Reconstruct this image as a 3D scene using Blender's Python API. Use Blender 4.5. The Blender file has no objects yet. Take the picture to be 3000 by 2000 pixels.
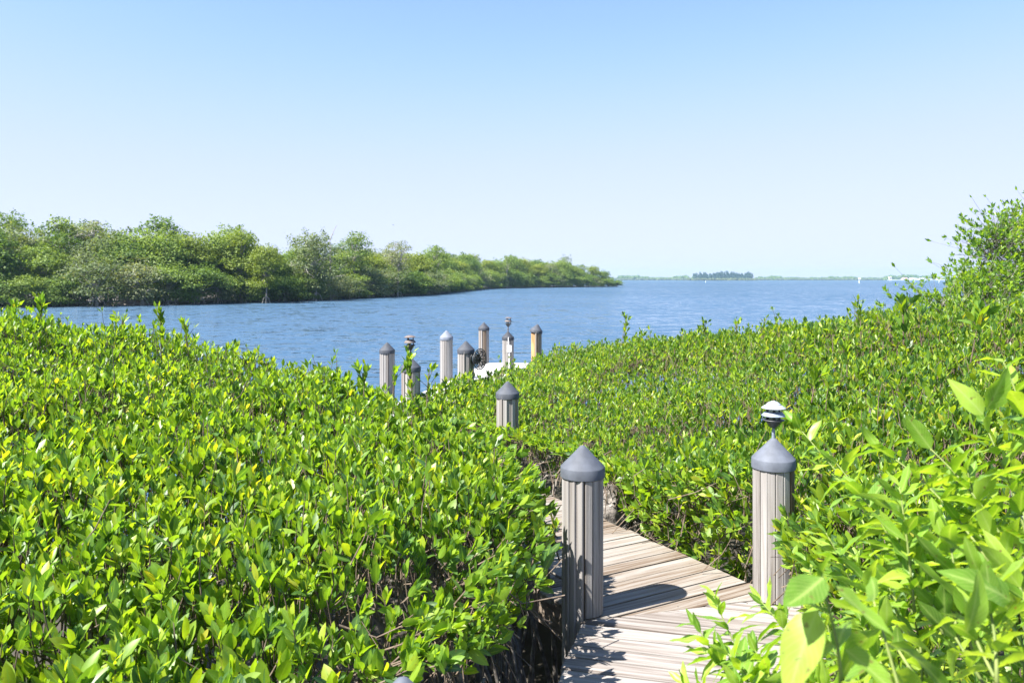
import bpy, math, random
import numpy as np
from mathutils import Matrix, Vector, Euler

S = bpy.context.scene
COL = S.collection
R = math.radians
rng = np.random.default_rng(11)
random.seed(5)

# ------------------------------------------------------------------ camera, sky, sun, exposure
DECK = 1.0                    # deck surface above the water (water is z = 0)
EYE = DECK + 2.03
F = 2333.0                    # focal length in pixels of a 3000 px wide frame (28 mm)
HZ = 818.0                    # horizon row
cam_d = bpy.data.cameras.new('camera'); cam = bpy.data.objects.new('camera', cam_d); COL.objects.link(cam)
cam.location = (0, 0, EYE); cam.rotation_euler = (R(90), 0, 0)
cam_d.sensor_width = 36; cam_d.lens = 28.0; cam_d.shift_y = -(1000 - HZ) / 3000
cam_d.clip_start = 0.05; cam_d.clip_end = 20000
cam_d.dof.use_dof = True; cam_d.dof.focus_distance = 7.5; cam_d.dof.aperture_fstop = 7.0
S.camera = cam

SUN_EL = R(54); SUN_DIR = Vector((-.886, -.464, 0)).normalized()      # towards the sun, horizontally
w = bpy.data.worlds.new('World'); S.world = w; w.use_nodes = True
nt = w.node_tree; nt.nodes.clear()
sky = nt.nodes.new('ShaderNodeTexSky'); sky.sky_type = 'NISHITA'; sky.sun_disc = False
sky.sun_elevation = SUN_EL; sky.sun_rotation = math.atan2(SUN_DIR.x, SUN_DIR.y)
sky.altitude = 0; sky.air_density = 1.0; sky.dust_density = .35; sky.ozone_density = 3.0
bg = nt.nodes.new('ShaderNodeBackground'); bg.inputs[1].default_value = 0.13
wo = nt.nodes.new('ShaderNodeOutputWorld')
# the photograph's soft highlight shoulder, applied alike to the whole sky
EXPO = 1.8
SKY_S = .082
norm = SKY_S * 2 ** EXPO / 4                       # brings the sky to (display value / 4)
sp_ = nt.nodes.new('ShaderNodeSeparateColor'); cb_ = nt.nodes.new('ShaderNodeCombineColor'); nt.links.new(sky.outputs[0], sp_.inputs[0])
for ch, pts in enumerate((((0, 0), (.10, .095), (.17, .160), (.24, .188), (.5, .215), (1, .25)), ((0, 0), (.16, .149), (.22, .189), (.32, .214), (.6, .237), (1, .26)), ((0, 0), (.25, .255), (.4, .30), (.7, .33), (1, .35)))):
    m1 = nt.nodes.new('ShaderNodeMath'); m1.operation = 'MULTIPLY'; m1.inputs[1].default_value = norm; nt.links.new(sp_.outputs[ch], m1.inputs[0])
    fc = nt.nodes.new('ShaderNodeFloatCurve'); cv = fc.mapping.curves[0]
    while len(cv.points) > 2: cv.points.remove(cv.points[1])
    cv.points[0].location = pts[0]; cv.points[1].location = pts[-1]
    for p in pts[1:-1]: cv.points.new(*p)
    fc.mapping.update(); nt.links.new(m1.outputs[0], fc.inputs['Value'])
    m2 = nt.nodes.new('ShaderNodeMath'); m2.operation = 'DIVIDE'; m2.inputs[1].default_value = norm; nt.links.new(fc.outputs[0], m2.inputs[0]); nt.links.new(m2.outputs[0], cb_.inputs[ch])
bg.inputs[1].default_value = SKY_S
nt.links.new(cb_.outputs[0], bg.inputs[0]); nt.links.new(bg.outputs[0], wo.inputs[0])

sd = bpy.data.lights.new('sun', 'SUN'); sd.energy = 5.0; sd.angle = R(.53); sd.color = (1, .955, .88)
sun = bpy.data.objects.new('sun', sd); COL.objects.link(sun)
to_sun = Vector((SUN_DIR.x * math.cos(SUN_EL), SUN_DIR.y * math.cos(SUN_EL), math.sin(SUN_EL)))
sun.rotation_euler = to_sun.to_track_quat('Z', 'Y').to_euler(); sun.location = (-20, -10, 40)

S.view_settings.view_transform = 'Standard'; S.view_settings.look = 'None'
S.view_settings.exposure = EXPO; S.view_settings.gamma = 1
S.render.engine = 'CYCLES'
cy = S.cycles; cy.use_denoising = True; cy.max_bounces = 8; cy.diffuse_bounces = 4; cy.glossy_bounces = 3
cy.transmission_bounces = 5; cy.transparent_max_bounces = 8; cy.volume_bounces = 0
cy.sample_clamp_indirect = 6; cy.caustics_reflective = False; cy.caustics_refractive = False
try: cy.denoiser = 'OPENIMAGEDENOISE'
except Exception: pass

# ------------------------------------------------------------------ helpers
def at(px, py, Y):            # world point at distance Y that lies on that ray
    return np.array([(px - 1500) * Y / F, Y, EYE - (py - HZ) * Y / F])

class MB:
    def __init__(s): s.v = []; s.f = []
    def add(s, V, Fc):
        o = len(s.v); s.v += [tuple(map(float, p)) for p in V]; s.f += [tuple(i + o for i in f) for f in Fc]
        return s
    def tube(s, pts, rad, n=6, cap=True):
        pts = [np.asarray(p, float) for p in pts]; m = len(pts)
        rad = [rad] * m if np.isscalar(rad) else rad
        V = []; ref = None
        for i, p in enumerate(pts):
            d = pts[min(i + 1, m - 1)] - pts[max(i - 1, 0)]; d = d / (np.linalg.norm(d) + 1e-9)
            if ref is None:
                ref = np.array([1., 0, 0]) if abs(d[0]) < .8 else np.array([0, 1., 0])
            a = ref - d * ref.dot(d); a /= np.linalg.norm(a) + 1e-9; ref = a; b = np.cross(d, a)
            for k in range(n):
                t = 2 * math.pi * k / n; V.append(p + rad[i] * (math.cos(t) * a + math.sin(t) * b))
        Fc = [(i * n + k, i * n + (k + 1) % n, (i + 1) * n + (k + 1) % n, (i + 1) * n + k) for i in range(m - 1) for k in range(n)]
        if cap: Fc += [tuple(range(n - 1, -1, -1)), tuple(range((m - 1) * n, m * n))]
        return s.add(V, Fc)
    def lathe(s, prof, n=32, c=(0, 0, 0)):   # profile of (r, z), bottom to top
        V = []; Fc = []; m = len(prof)
        for r, z in prof:
            for k in range(n):
                t = 2 * math.pi * k / n; V.append((c[0] + max(r, 1e-4) * math.cos(t), c[1] + max(r, 1e-4) * math.sin(t), c[2] + z))
        for i in range(m - 1):
            for k in range(n): Fc.append((i * n + k, i * n + (k + 1) % n, (i + 1) * n + (k + 1) % n, (i + 1) * n + k))
        Fc += [tuple(range(n - 1, -1, -1)), tuple(range((m - 1) * n, m * n))]
        return s.add(V, Fc)
    def prism(s, poly, z0, z1, ch=.004):     # convex polygon, chamfered upper edge
        P = np.asarray(poly, float); c = P.mean(0); n = len(P)
        d = P - c; L = np.linalg.norm(d, axis=1, keepdims=True); Q = P - d / L * ch * 1.4
        V = [(x, y, z0) for x, y in P] + [(x, y, z1 - ch) for x, y in P] + [(x, y, z1) for x, y in Q]
        Fc = [tuple(range(n - 1, -1, -1)), tuple(range(2 * n, 3 * n))]
        for r in (0, 1): Fc += [(r * n + i, r * n + (i + 1) % n, (r + 1) * n + (i + 1) % n, (r + 1) * n + i) for i in range(n)]
        return s.add(V, Fc)
    def box(s, a, b, ch=0):
        if ch: return s.prism([(a[0], a[1]), (b[0], a[1]), (b[0], b[1]), (a[0], b[1])], a[2], b[2], ch)
        V = [(x, y, z) for z in (a[2], b[2]) for x, y in ((a[0], a[1]), (b[0], a[1]), (b[0], b[1]), (a[0], b[1]))]
        return s.add(V, [(3, 2, 1, 0), (4, 5, 6, 7), (0, 1, 5, 4), (1, 2, 6, 5), (2, 3, 7, 6), (3, 0, 4, 7)])
    def mesh(s, name, mat, smooth=False):
        me = bpy.data.meshes.new(name); me.from_pydata(s.v, [], s.f, shade_flat=not smooth); me.materials.append(mat); me.update()
        return me
    def build(s, name, mat, parent=None, loc=(0, 0, 0), rot=(0, 0, 0), smooth=False):
        return link(name, s.mesh(name, mat, smooth), parent, loc, rot)

def link(name, me, parent=None, loc=(0, 0, 0), rot=(0, 0, 0), scale=(1, 1, 1)):
    o = bpy.data.objects.new(name, me); COL.objects.link(o); o.parent = parent
    o.location = loc; o.rotation_euler = rot; o.scale = scale
    return o

def tag(o, label=None, cat=None, group=None, kind=None):
    if label: o['label'] = label
    if cat: o['category'] = cat
    if group: o['group'] = group
    if kind: o['kind'] = kind
    return o

def empty(name, loc=(0, 0, 0), rz=0):
    o = bpy.data.objects.new(name, None); COL.objects.link(o); o.location = loc; o.rotation_euler = (0, 0, rz); o.empty_display_size = .1
    return o

def fastmesh(name, V, faces, mat, attrs=None, smooth=True):    # faces: list of int arrays (n,k)
    me = bpy.data.meshes.new(name); V = np.asarray(V, np.float32)
    me.vertices.add(len(V)); me.vertices.foreach_set('co', V.ravel())
    loops = np.concatenate([f.ravel() for f in faces]).astype(np.int32)
    sizes = np.concatenate([np.full(len(f), f.shape[1]) for f in faces]).astype(np.int32)
    starts = np.concatenate([[0], np.cumsum(sizes)[:-1]]).astype(np.int32)
    me.loops.add(len(loops)); me.loops.foreach_set('vertex_index', loops)
    me.polygons.add(len(sizes)); me.polygons.foreach_set('loop_start', starts)
    for k, a in (attrs or {}).items():
        at_ = me.attributes.new(k, 'FLOAT', 'POINT'); at_.data.foreach_set('value', np.asarray(a, np.float32))
    if not smooth:
        a = me.attributes.new('sharp_face', 'BOOLEAN', 'FACE'); a.data.foreach_set('value', np.ones(len(sizes), bool))
    me.materials.append(mat); me.update(calc_edges=True); me.validate()
    return me

def unit(a): return a / (np.linalg.norm(a, axis=-1, keepdims=True) + 1e-9)

# smooth value noise on the plane, for heights
_lat = rng.random((64, 64))
def vnoise(x, y, s):
    x = np.asarray(x) / s + 100; y = np.asarray(y) / s + 100
    i = np.floor(x).astype(int); j = np.floor(y).astype(int); u = x - i; v = y - j
    u = u * u * (3 - 2 * u); v = v * v * (3 - 2 * v); g = lambda a, b: _lat[a % 64, b % 64]
    return (g(i, j) * (1 - u) + g(i + 1, j) * u) * (1 - v) + (g(i, j + 1) * (1 - u) + g(i + 1, j + 1) * u) * v - .5

# ------------------------------------------------------------------ materials
def mat_new(name):
    m = bpy.data.materials.new(name); m.use_nodes = True; t = m.node_tree; t.nodes.clear()
    out = t.nodes.new('ShaderNodeOutputMaterial')
    def N(kind, **kw):
        n = t.nodes.new('ShaderNode' + kind)
        for k, v in kw.items():
            if k in n.bl_rna.properties: setattr(n, k, v)
        return n
    return m, t, out, N, t.links.new

def ramp(node, stops):
    el = node.color_ramp.elements
    while len(el) > 1: el.remove(el[-1])
    el[0].position = stops[0][0]; el[0].color = (*stops[0][1], 1)
    for p, c in stops[1:]:
        e = el.new(p); e.color = (*c, 1)

def leaf_mat(name, stops, rib=(.20, .33, .05), trans=.43, rough=.42, tcol=2.0, gloss=.45, edge=None):
    m, t, out, N, L = mat_new(name)
    a = N('Attribute'); a.attribute_name = 'tint'; oi = N('ObjectInfo')
    add = N('Math', operation='ADD'); L(a.outputs['Fac'], add.inputs[0]); L(oi.outputs['Random'], add.inputs[1])
    fr = N('Math', operation='FRACT'); L(add.outputs[0], fr.inputs[0])
    rp = N('ValToRGB'); ramp(rp, stops); L(fr.outputs[0], rp.inputs[0])
    # faint mottling
    gp = N('NewGeometry'); nz = N('TexNoise'); nz.inputs['Scale'].default_value = 26; nz.inputs['Detail'].default_value = 2; L(gp.outputs['Position'], nz.inputs[0])
    mp = N('MapRange'); mp.inputs[1].default_value = .3; mp.inputs[2].default_value = .7; mp.inputs[3].default_value = .8; mp.inputs[4].default_value = 1.15
    L(nz.outputs[0], mp.inputs[0])
    mul = N('MixRGB', blend_type='MULTIPLY'); mul.inputs[0].default_value = 1; L(rp.outputs[0], mul.inputs[1]); L(mp.outputs[0], mul.inputs[2])
    ra = N('Attribute'); ra.attribute_name = 'rib'
    pw = N('Math', operation='POWER'); L(ra.outputs['Fac'], pw.inputs[0]); pw.inputs[1].default_value = 9
    sc = N('Math', operation='MULTIPLY'); L(pw.outputs[0], sc.inputs[0]); sc.inputs[1].default_value = .75
    mx = N('MixRGB'); L(sc.outputs[0], mx.inputs[0]); L(mul.outputs[0], mx.inputs[1]); mx.inputs[2].default_value = (*rib, 1)
    la = N('Attribute'); la.attribute_name = 'along'                      # side veins on the leaves that are seen close
    vm = N('Math', operation='MULTIPLY_ADD'); L(ra.outputs['Fac'], vm.inputs[0]); vm.inputs[1].default_value = .30; L(la.outputs['Fac'], vm.inputs[2])
    vs = N('Math', operation='MULTIPLY'); L(vm.outputs[0], vs.inputs[0]); vs.inputs[1].default_value = 62; sn_ = N('Math', operation='SINE'); L(vs.outputs[0], sn_.inputs[0])
    vr = N('MapRange'); L(sn_.outputs[0], vr.inputs[0]); vr.inputs[1].default_value = .72; vr.inputs[2].default_value = 1; vr.inputs[3].default_value = 0; vr.inputs[4].default_value = .3
    vg = N('Math', operation='GREATER_THAN'); L(la.outputs['Fac'], vg.inputs[0]); vg.inputs[1].default_value = .02
    vk = N('Math', operation='MULTIPLY'); L(vr.outputs[0], vk.inputs[0]); L(vg.outputs[0], vk.inputs[1])
    mv = N('MixRGB'); L(vk.outputs[0], mv.inputs[0]); L(mx.outputs[0], mv.inputs[1]); mv.inputs[2].default_value = (*rib, 1)
    sp0 = N('TexNoise'); sp0.inputs['Scale'].default_value = 85; sp0.inputs['Detail'].default_value = 1; L(gp.outputs['Position'], sp0.inputs[0])   # brown specks
    sr = N('MapRange'); L(sp0.outputs[0], sr.inputs[0]); sr.inputs[1].default_value = .70; sr.inputs[2].default_value = .75; sr.inputs[3].default_value = 0; sr.inputs[4].default_value = .7
    mb2 = N('MixRGB'); L(sr.outputs[0], mb2.inputs[0]); L(mv.outputs[0], mb2.inputs[1]); mb2.inputs[2].default_value = (.13, .09, .03, 1); mx = mb2
    p = N('BsdfPrincipled'); L(mx.outputs[0], p.inputs['Base Color']); p.inputs['Roughness'].default_value = rough
    p.inputs['Specular IOR Level'].default_value = gloss
    tr = N('BsdfTranslucent'); tm = N('MixRGB', blend_type='MULTIPLY'); tm.inputs[0].default_value = 1
    L(mx.outputs[0], tm.inputs[1]); tm.inputs[2].default_value = (tcol * 1.18, tcol * 1.1, tcol * .3, 1); L(tm.outputs[0], tr.inputs[0])
    ms = N('MixShader'); ms.inputs[0].default_value = trans; L(p.outputs[0], ms.inputs[1]); L(tr.outputs[0], ms.inputs[2])
    L(ms.outputs[0], out.inputs[0])
    return m

def wood_mat(name, stops, streak=(1.2, 26, 26), scale=1.0, rough=.85, bump=.35, rnd=.55):
    # streaks run along the local x axis of the plank; colour shifts from plank to plank
    m, t, out, N, L = mat_new(name)
    tc = N('TexCoord'); oi = N('ObjectInfo')
    off = N('VectorMath', operation='SCALE'); cmb = N('CombineXYZ')
    for i in range(3): L(oi.outputs['Random'], cmb.inputs[i])
    L(cmb.outputs[0], off.inputs[0]); off.inputs['Scale'].default_value = 137.
    ad = N('VectorMath', operation='ADD'); L(tc.outputs['Object'], ad.inputs[0]); L(off.outputs[0], ad.inputs[1])
    mpn = N('Mapping'); mpn.inputs['Scale'].default_value = [c * scale for c in streak]; L(ad.outputs[0], mpn.inputs[0])
    n1 = N('TexNoise'); n1.inputs['Scale'].default_value = 1; n1.inputs['Detail'].default_value = 5; n1.inputs['Roughness'].default_value = .65; n1.inputs['Distortion'].default_value = .3
    L(mpn.outputs[0], n1.inputs[0])
    mp2 = N('Mapping'); mp2.inputs['Scale'].default_value = [c * scale * q for c, q in zip(streak, (2.5, 7, 7))]; L(ad.outputs[0], mp2.inputs[0])
    n2 = N('TexNoise'); n2.inputs['Scale'].default_value = 1; n2.inputs['Detail'].default_value = 4; L(mp2.outputs[0], n2.inputs[0])
    # value = streak + grain + plank offset
    a1 = N('Math', operation='MULTIPLY_ADD'); L(n1.outputs[0], a1.inputs[0]); a1.inputs[1].default_value = 1.5; a1.inputs[2].default_value = -.42
    a2 = N('Math', operation='MULTIPLY_ADD'); L(n2.outputs[0], a2.inputs[0]); a2.inputs[1].default_value = .5; L(a1.outputs[0], a2.inputs[2])
    a3 = N('Math', operation='MULTIPLY_ADD'); L(oi.outputs['Random'], a3.inputs[0]); a3.inputs[1].default_value = rnd; L(a2.outputs[0], a3.inputs[2])
    a4 = N('Math', operation='SUBTRACT'); L(a3.outputs[0], a4.inputs[0]); a4.inputs[1].default_value = rnd * .5 + .08
    rp = N('ValToRGB'); ramp(rp, stops); L(a4.outputs[0], rp.inputs[0])
    p = N('BsdfPrincipled'); L(rp.outputs[0], p.inputs['Base Color']); p.inputs['Roughness'].default_value = rough; p.inputs['Specular IOR Level'].default_value = .25
    b = N('Bump'); b.inputs['Strength'].default_value = bump; b.inputs['Distance'].default_value = .004; L(a2.outputs[0], b.inputs['Height']); L(b.outputs[0], p.inputs['Normal'])
    L(p.outputs[0], out.inputs[0])
    return m

def plain_mat(name, col, rough=.5, var=.15, nscale=9, metal=0, spec=.5, bump=0, col2=None, stretch=(1, 1, 1)):
    m, t, out, N, L = mat_new(name)
    tc = N('TexCoord'); mp = N('Mapping'); mp.inputs['Scale'].default_value = stretch; L(tc.outputs['Object'], mp.inputs[0])
    n = N('TexNoise'); n.inputs['Scale'].default_value = nscale; n.inputs['Detail'].default_value = 5; n.inputs['Roughness'].default_value = .6; L(mp.outputs[0], n.inputs[0])
    rp = N('ValToRGB'); c2 = col2 or tuple(min(1, c * (1 + 2 * var)) for c in col)
    ramp(rp, [(.3, tuple(c * (1 - var) for c in col)), (.7, c2)]); L(n.outputs[0], rp.inputs[0])
    p = N('BsdfPrincipled'); L(rp.outputs[0], p.inputs['Base Color']); p.inputs['Roughness'].default_value = rough
    p.inputs['Metallic'].default_value = metal; p.inputs['Specular IOR Level'].default_value = spec
    if bump:
        b = N('Bump'); b.inputs['Strength'].default_value = bump; b.inputs['Distance'].default_value = .02; L(n.outputs[0], b.inputs['Height']); L(b.outputs[0], p.inputs['Normal'])
    L(p.outputs[0], out.inputs[0])
    return m

M = {}
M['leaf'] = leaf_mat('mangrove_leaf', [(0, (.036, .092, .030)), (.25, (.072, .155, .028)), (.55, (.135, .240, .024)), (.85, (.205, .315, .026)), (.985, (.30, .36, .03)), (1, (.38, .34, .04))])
M['bud'] = leaf_mat('mangrove_bud', [(0, (.20, .30, .03)), (1, (.33, .37, .05))], trans=.25, rough=.45)
M['button'] = leaf_mat('buttonwood_leaf', [(0, (.09, .19, .02)), (.5, (.17, .30, .03)), (1, (.28, .40, .05))], rib=(.32, .42, .12), trans=.4, rough=.42)
M['twig'] = plain_mat('twig', (.085, .055, .035), .85, .35, 30, col2=(.17, .13, .095))
M['green_twig'] = plain_mat('green_twig', (.13, .19, .035), .7, .3, 30, col2=(.20, .24, .06))
M['root'] = plain_mat('prop_root', (.07, .058, .048), .9, .5, 14, bump=.4, col2=(.23, .21, .185))
M['far_leaf'] = leaf_mat('far_leaf', [(0, (.065, .12, .022)), (.5, (.11, .18, .03)), (1, (.17, .235, .045))], trans=.3, rough=.6, gloss=.3)
M['far_grey'] = leaf_mat('far_grey_leaf', [(0, (.09, .13, .05)), (.6, (.13, .17, .075)), (1, (.20, .22, .12))], trans=.3, rough=.6, gloss=.3)
M['far_yellow'] = leaf_mat('far_yellow_leaf', [(0, (.10, .16, .02)), (1, (.20, .24, .03))], trans=.3, rough=.6, gloss=.3)
M['far_pine'] = leaf_mat('far_pine_leaf', [(0, (.02, .05, .035)), (1, (.04, .08, .05))], trans=.15, rough=.7, gloss=.2)
M['bark'] = plain_mat('grey_bark', (.16, .14, .12), .9, .4, 6, bump=.4, col2=(.34, .31, .28))
M['deck_pale'] = wood_mat('bleached_deck', [(.05, (.085, .066, .053)), (.25, (.165, .142, .127)), (.5, (.245, .225, .212)), (.8, (.31, .295, .282))], streak=(1.2, 30, 30), rnd=.36)
M['deck_tan'] = wood_mat('tan_deck', [(.08, (.06, .040, .028)), (.3, (.125, .092, .066)), (.5, (.19, .162, .137)), (.8, (.25, .236, .218))], streak=(1.3, 34, 34), rnd=.32)
M['dock'] = wood_mat('dock_deck', [(0, (.36, .35, .34)), (1, (.50, .49, .48))], rnd=.2)
M['post'] = wood_mat('post_plank', [(.05, (.10, .086, .077)), (.25, (.19, .174, .163)), (.5, (.265, .250, .241)), (.85, (.36, .345, .335))], streak=(.8, 30, 30), bump=.6, rnd=.42)
M['post_tan'] = wood_mat('post_plank_tan', [(.1, (.08, .05, .032)), (.5, (.18, .14, .105)), (.9, (.25, .225, .20))], streak=(1.0, 30, 30), bump=.6, rnd=.3)
M['core'] = plain_mat('piling_core', (.20, .10, .04), .9, .45, 10, bump=.5, col2=(.42, .24, .10), stretch=(2, 2, .25))
M['pile'] = plain_mat('wet_pile', (.10, .085, .07), .85, .4, 12, bump=.4, stretch=(2, 2, .3))
M['beam'] = plain_mat('beam_wood', (.14, .11, .085), .9, .4, 8, bump=.3, stretch=(.5, 3, 3))
M['nail'] = plain_mat('nail', (.10, .085, .075), .6)
M['lamp'] = plain_mat('lamp_metal', (.16, .19, .24), .5, .2, 40, spec=.5)
M['lamp_white'] = plain_mat('lamp_cap', (.27, .30, .35), .5, .08, 30)
M['lamp_old'] = plain_mat('lamp_rusty', (.085, .08, .082), .7, .3, 30, col2=(.17, .13, .115))
M['lamp_black'] = plain_mat('lamp_black', (.045, .048, .055), .5)
M['glass'] = plain_mat('lens_glass', (.55, .60, .50), .12, .1, 10)
M['iron'] = plain_mat('black_iron', (.018, .017, .018), .45, .3, 20)
M['hose'] = plain_mat('hose', (.02, .035, .05), .5)
M['white'] = plain_mat('white_plastic', (.72, .73, .74), .45, .05)
M['stone'] = plain_mat('shell_sand', (.24, .20, .17), .95, .25, 5, bump=.6)
M['mud'] = plain_mat('mud', (.035, .03, .022), .8, .3, 4, bump=.5)  # near-black tone stands in for shade over the water below
M['bankmud'] = plain_mat('bank_mud', (.06, .05, .035), .9, .3, 1)
M['wall'] = plain_mat('far_white_wall', (.75, .74, .73), .7, .05)
M['roof_pink'] = plain_mat('far_pink_roof', (.42, .27, .26), .8, .1)
M['roof_white'] = plain_mat('far_pale_roof', (.70, .69, .68), .7, .05)
M['window'] = plain_mat('far_window', (.05, .06, .08), .2, .1)
M['dead'] = plain_mat('dead_wood', (.30, .27, .25), .9, .2, 4)
M['bird'] = plain_mat('bird_feather', (.06, .06, .065), .8)
CAPCOL = {}
def cap_mat(v):
    if v not in CAPCOL: CAPCOL[v] = plain_mat('cap_plastic_%02d' % int(v * 100), (v * .86, v * .96, v * 1.2), .68, .2, 9, spec=.3)
    return CAPCOL[v]

def water_mat():
    m, t, out, N, L = mat_new('water')
    g = N('NewGeometry')
    p = N('BsdfPrincipled'); p.inputs['Roughness'].default_value = .07; p.inputs['IOR'].default_value = 1.333
    big = N('TexNoise'); big.inputs['Scale'].default_value = .012; big.inputs['Detail'].default_value = 3; L(g.outputs['Position'], big.inputs[0])
    rp = N('ValToRGB'); ramp(rp, [(.35, (.038, .078, .130)), (.65, (.056, .100, .160))]); L(big.outputs[0], rp.inputs[0]); L(rp.outputs[0], p.inputs['Base Color'])
    acc = None
    for sc, k in (((.30, .60, 1), .45), ((.9, 2.2, 1), 1.05), ((2.6, 6.0, 1), 1.05), ((8, 15, 1), .5)):
        mp = N('Mapping'); mp.inputs['Scale'].default_value = sc; mp.inputs['Rotation'].default_value = (0, 0, R(7)); L(g.outputs['Position'], mp.inputs[0])
        n = N('TexNoise'); n.inputs['Scale'].default_value = 1; n.inputs['Detail'].default_value = 1.5; n.inputs['Roughness'].default_value = .5; n.inputs['Distortion'].default_value = .35; L(mp.outputs[0], n.inputs[0])
        s1 = N('VectorMath', operation='SUBTRACT'); L(n.outputs['Color'], s1.inputs[0]); s1.inputs[1].default_value = (.5, .5, .5)
        s2 = N('VectorMath', operation='MULTIPLY'); L(s1.outputs[0], s2.inputs[0]); s2.inputs[1].default_value = (k * .6, k, 0)
        if acc:
            s3 = N('VectorMath', operation='ADD'); L(acc.outputs[0], s3.inputs[0]); L(s2.outputs[0], s3.inputs[1]); acc = s3
        else: acc = s2
    sx = N('SeparateXYZ'); L(g.outputs['Position'], sx.inputs[0]); mr = N('MapRange'); mr.inputs[1].default_value = 15; mr.inputs[2].default_value = 320; mr.inputs[3].default_value = .85; mr.inputs[4].default_value = 3.0; L(sx.outputs[1], mr.inputs[0])
    gm = N('Mapping'); gm.inputs['Scale'].default_value = (.02, .07, 1); L(g.outputs['Position'], gm.inputs[0])     # gusts
    gn = N('TexNoise'); gn.inputs['Scale'].default_value = 1; gn.inputs['Detail'].default_value = 5; gn.inputs['Roughness'].default_value = .7; L(gm.outputs[0], gn.inputs[0])
    gr = N('MapRange'); gr.inputs[1].default_value = .3; gr.inputs[2].default_value = .7; gr.inputs[3].default_value = .82; gr.inputs[4].default_value = 1.2; L(gn.outputs[0], gr.inputs[0])
    gx = N('Math', operation='MULTIPLY'); L(gr.outputs[0], gx.inputs[0]); L(mr.outputs[0], gx.inputs[1])
    bias = N('VectorMath', operation='ADD'); L(acc.outputs[0], bias.inputs[0]); bias.inputs[1].default_value = (-.02, -.18, 0)   # onshore waves, steeper in front
    sA = N('VectorMath', operation='SCALE'); L(bias.outputs[0], sA.inputs[0]); L(gx.outputs[0], sA.inputs['Scale']); acc = sA
    s4 = N('VectorMath', operation='ADD'); L(acc.outputs[0], s4.inputs[0]); s4.inputs[1].default_value = (0, 0, 1)
    prev = N('VectorMath', operation='NORMALIZE'); L(s4.outputs[0], prev.inputs[0])
    L(prev.outputs[0], p.inputs['Normal']); L(p.outputs[0], out.inputs[0])
    return m
M['water'] = water_mat()

# ------------------------------------------------------------------ water and land
wm = MB().add([(-9000, -400, 0), (9000, -400, 0), (9000, 12000, 0), (-9000, 12000, 0)], [(0, 1, 2, 3)])
tag(wm.build('water', M['water']), 'blue rippled water of the bay stretching to the far shore', 'water', kind='structure')

def shore_pt(px, py): Y = F * EYE / (py - HZ); return ((px - 1500) * Y / F, Y)
SHORE = [shore_pt(*p) for p in ((-420, 911), (0, 901), (450, 894), (850, 883), (1000, 876), (1232, 864.5), (1325, 854), (1410, 846), (1538, 843), (1810, 840))]
SH = np.array(SHORE)
def land(name, pts, z, mat, label):
    mb = MB(); n = len(pts)
    mb.add([(x, y, -.3) for x, y in pts] + [(x, y, z) for x, y in pts], [tuple(range(n, 2 * n))] + [(i, (i + 1) % n, n + (i + 1) % n, n + i) for i in range(n)])
    return tag(mb.build(name, mat), label, 'land', kind='structure')
land('far_bank', [(x - 2, y + 3.4) for x, y in SHORE] + [(44, 330), (20, 352), (-30, 345), (-60, 270), (-85, 180), (-105, 110)], .18, M['bankmud'], 'low muddy ground of the wooded bank across the channel')

land('mud_flat', [(-9, -3), (11, -3), (11, 14.3), (6, 15.2), (3, 16.1), (.9, 16.6), (.3, 15.5), (-.2, 13.4), (-.9, 12), (-1.6, 10.4), (-2.2, 8.8), (-4, 9.0), (-9, 9.4)], .03, M['mud'], 'dark wet mud under the mangroves and the boardwalk')  # added sheet that covers the water so the shaded gaps stay dark

# ------------------------------------------------------------------ boardwalk
def clip(poly, p0, p1):       # keep the part left of p0 -> p1
    out = []; n = len(poly); d = (p1[0] - p0[0], p1[1] - p0[1])
    side = lambda q: d[0] * (q[1] - p0[1]) - d[1] * (q[0] - p0[0])
    for i in range(n):
        a, b = poly[i], poly[(i + 1) % n]; sa, sb = side(a), side(b)
        if sa >= 0: out.append(a)
        if (sa > 0 > sb) or (sa < 0 < sb):
            t = sa / (sa - sb); out.append((a[0] + (b[0] - a[0]) * t, a[1] + (b[1] - a[1]) * t))
    return out

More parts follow.
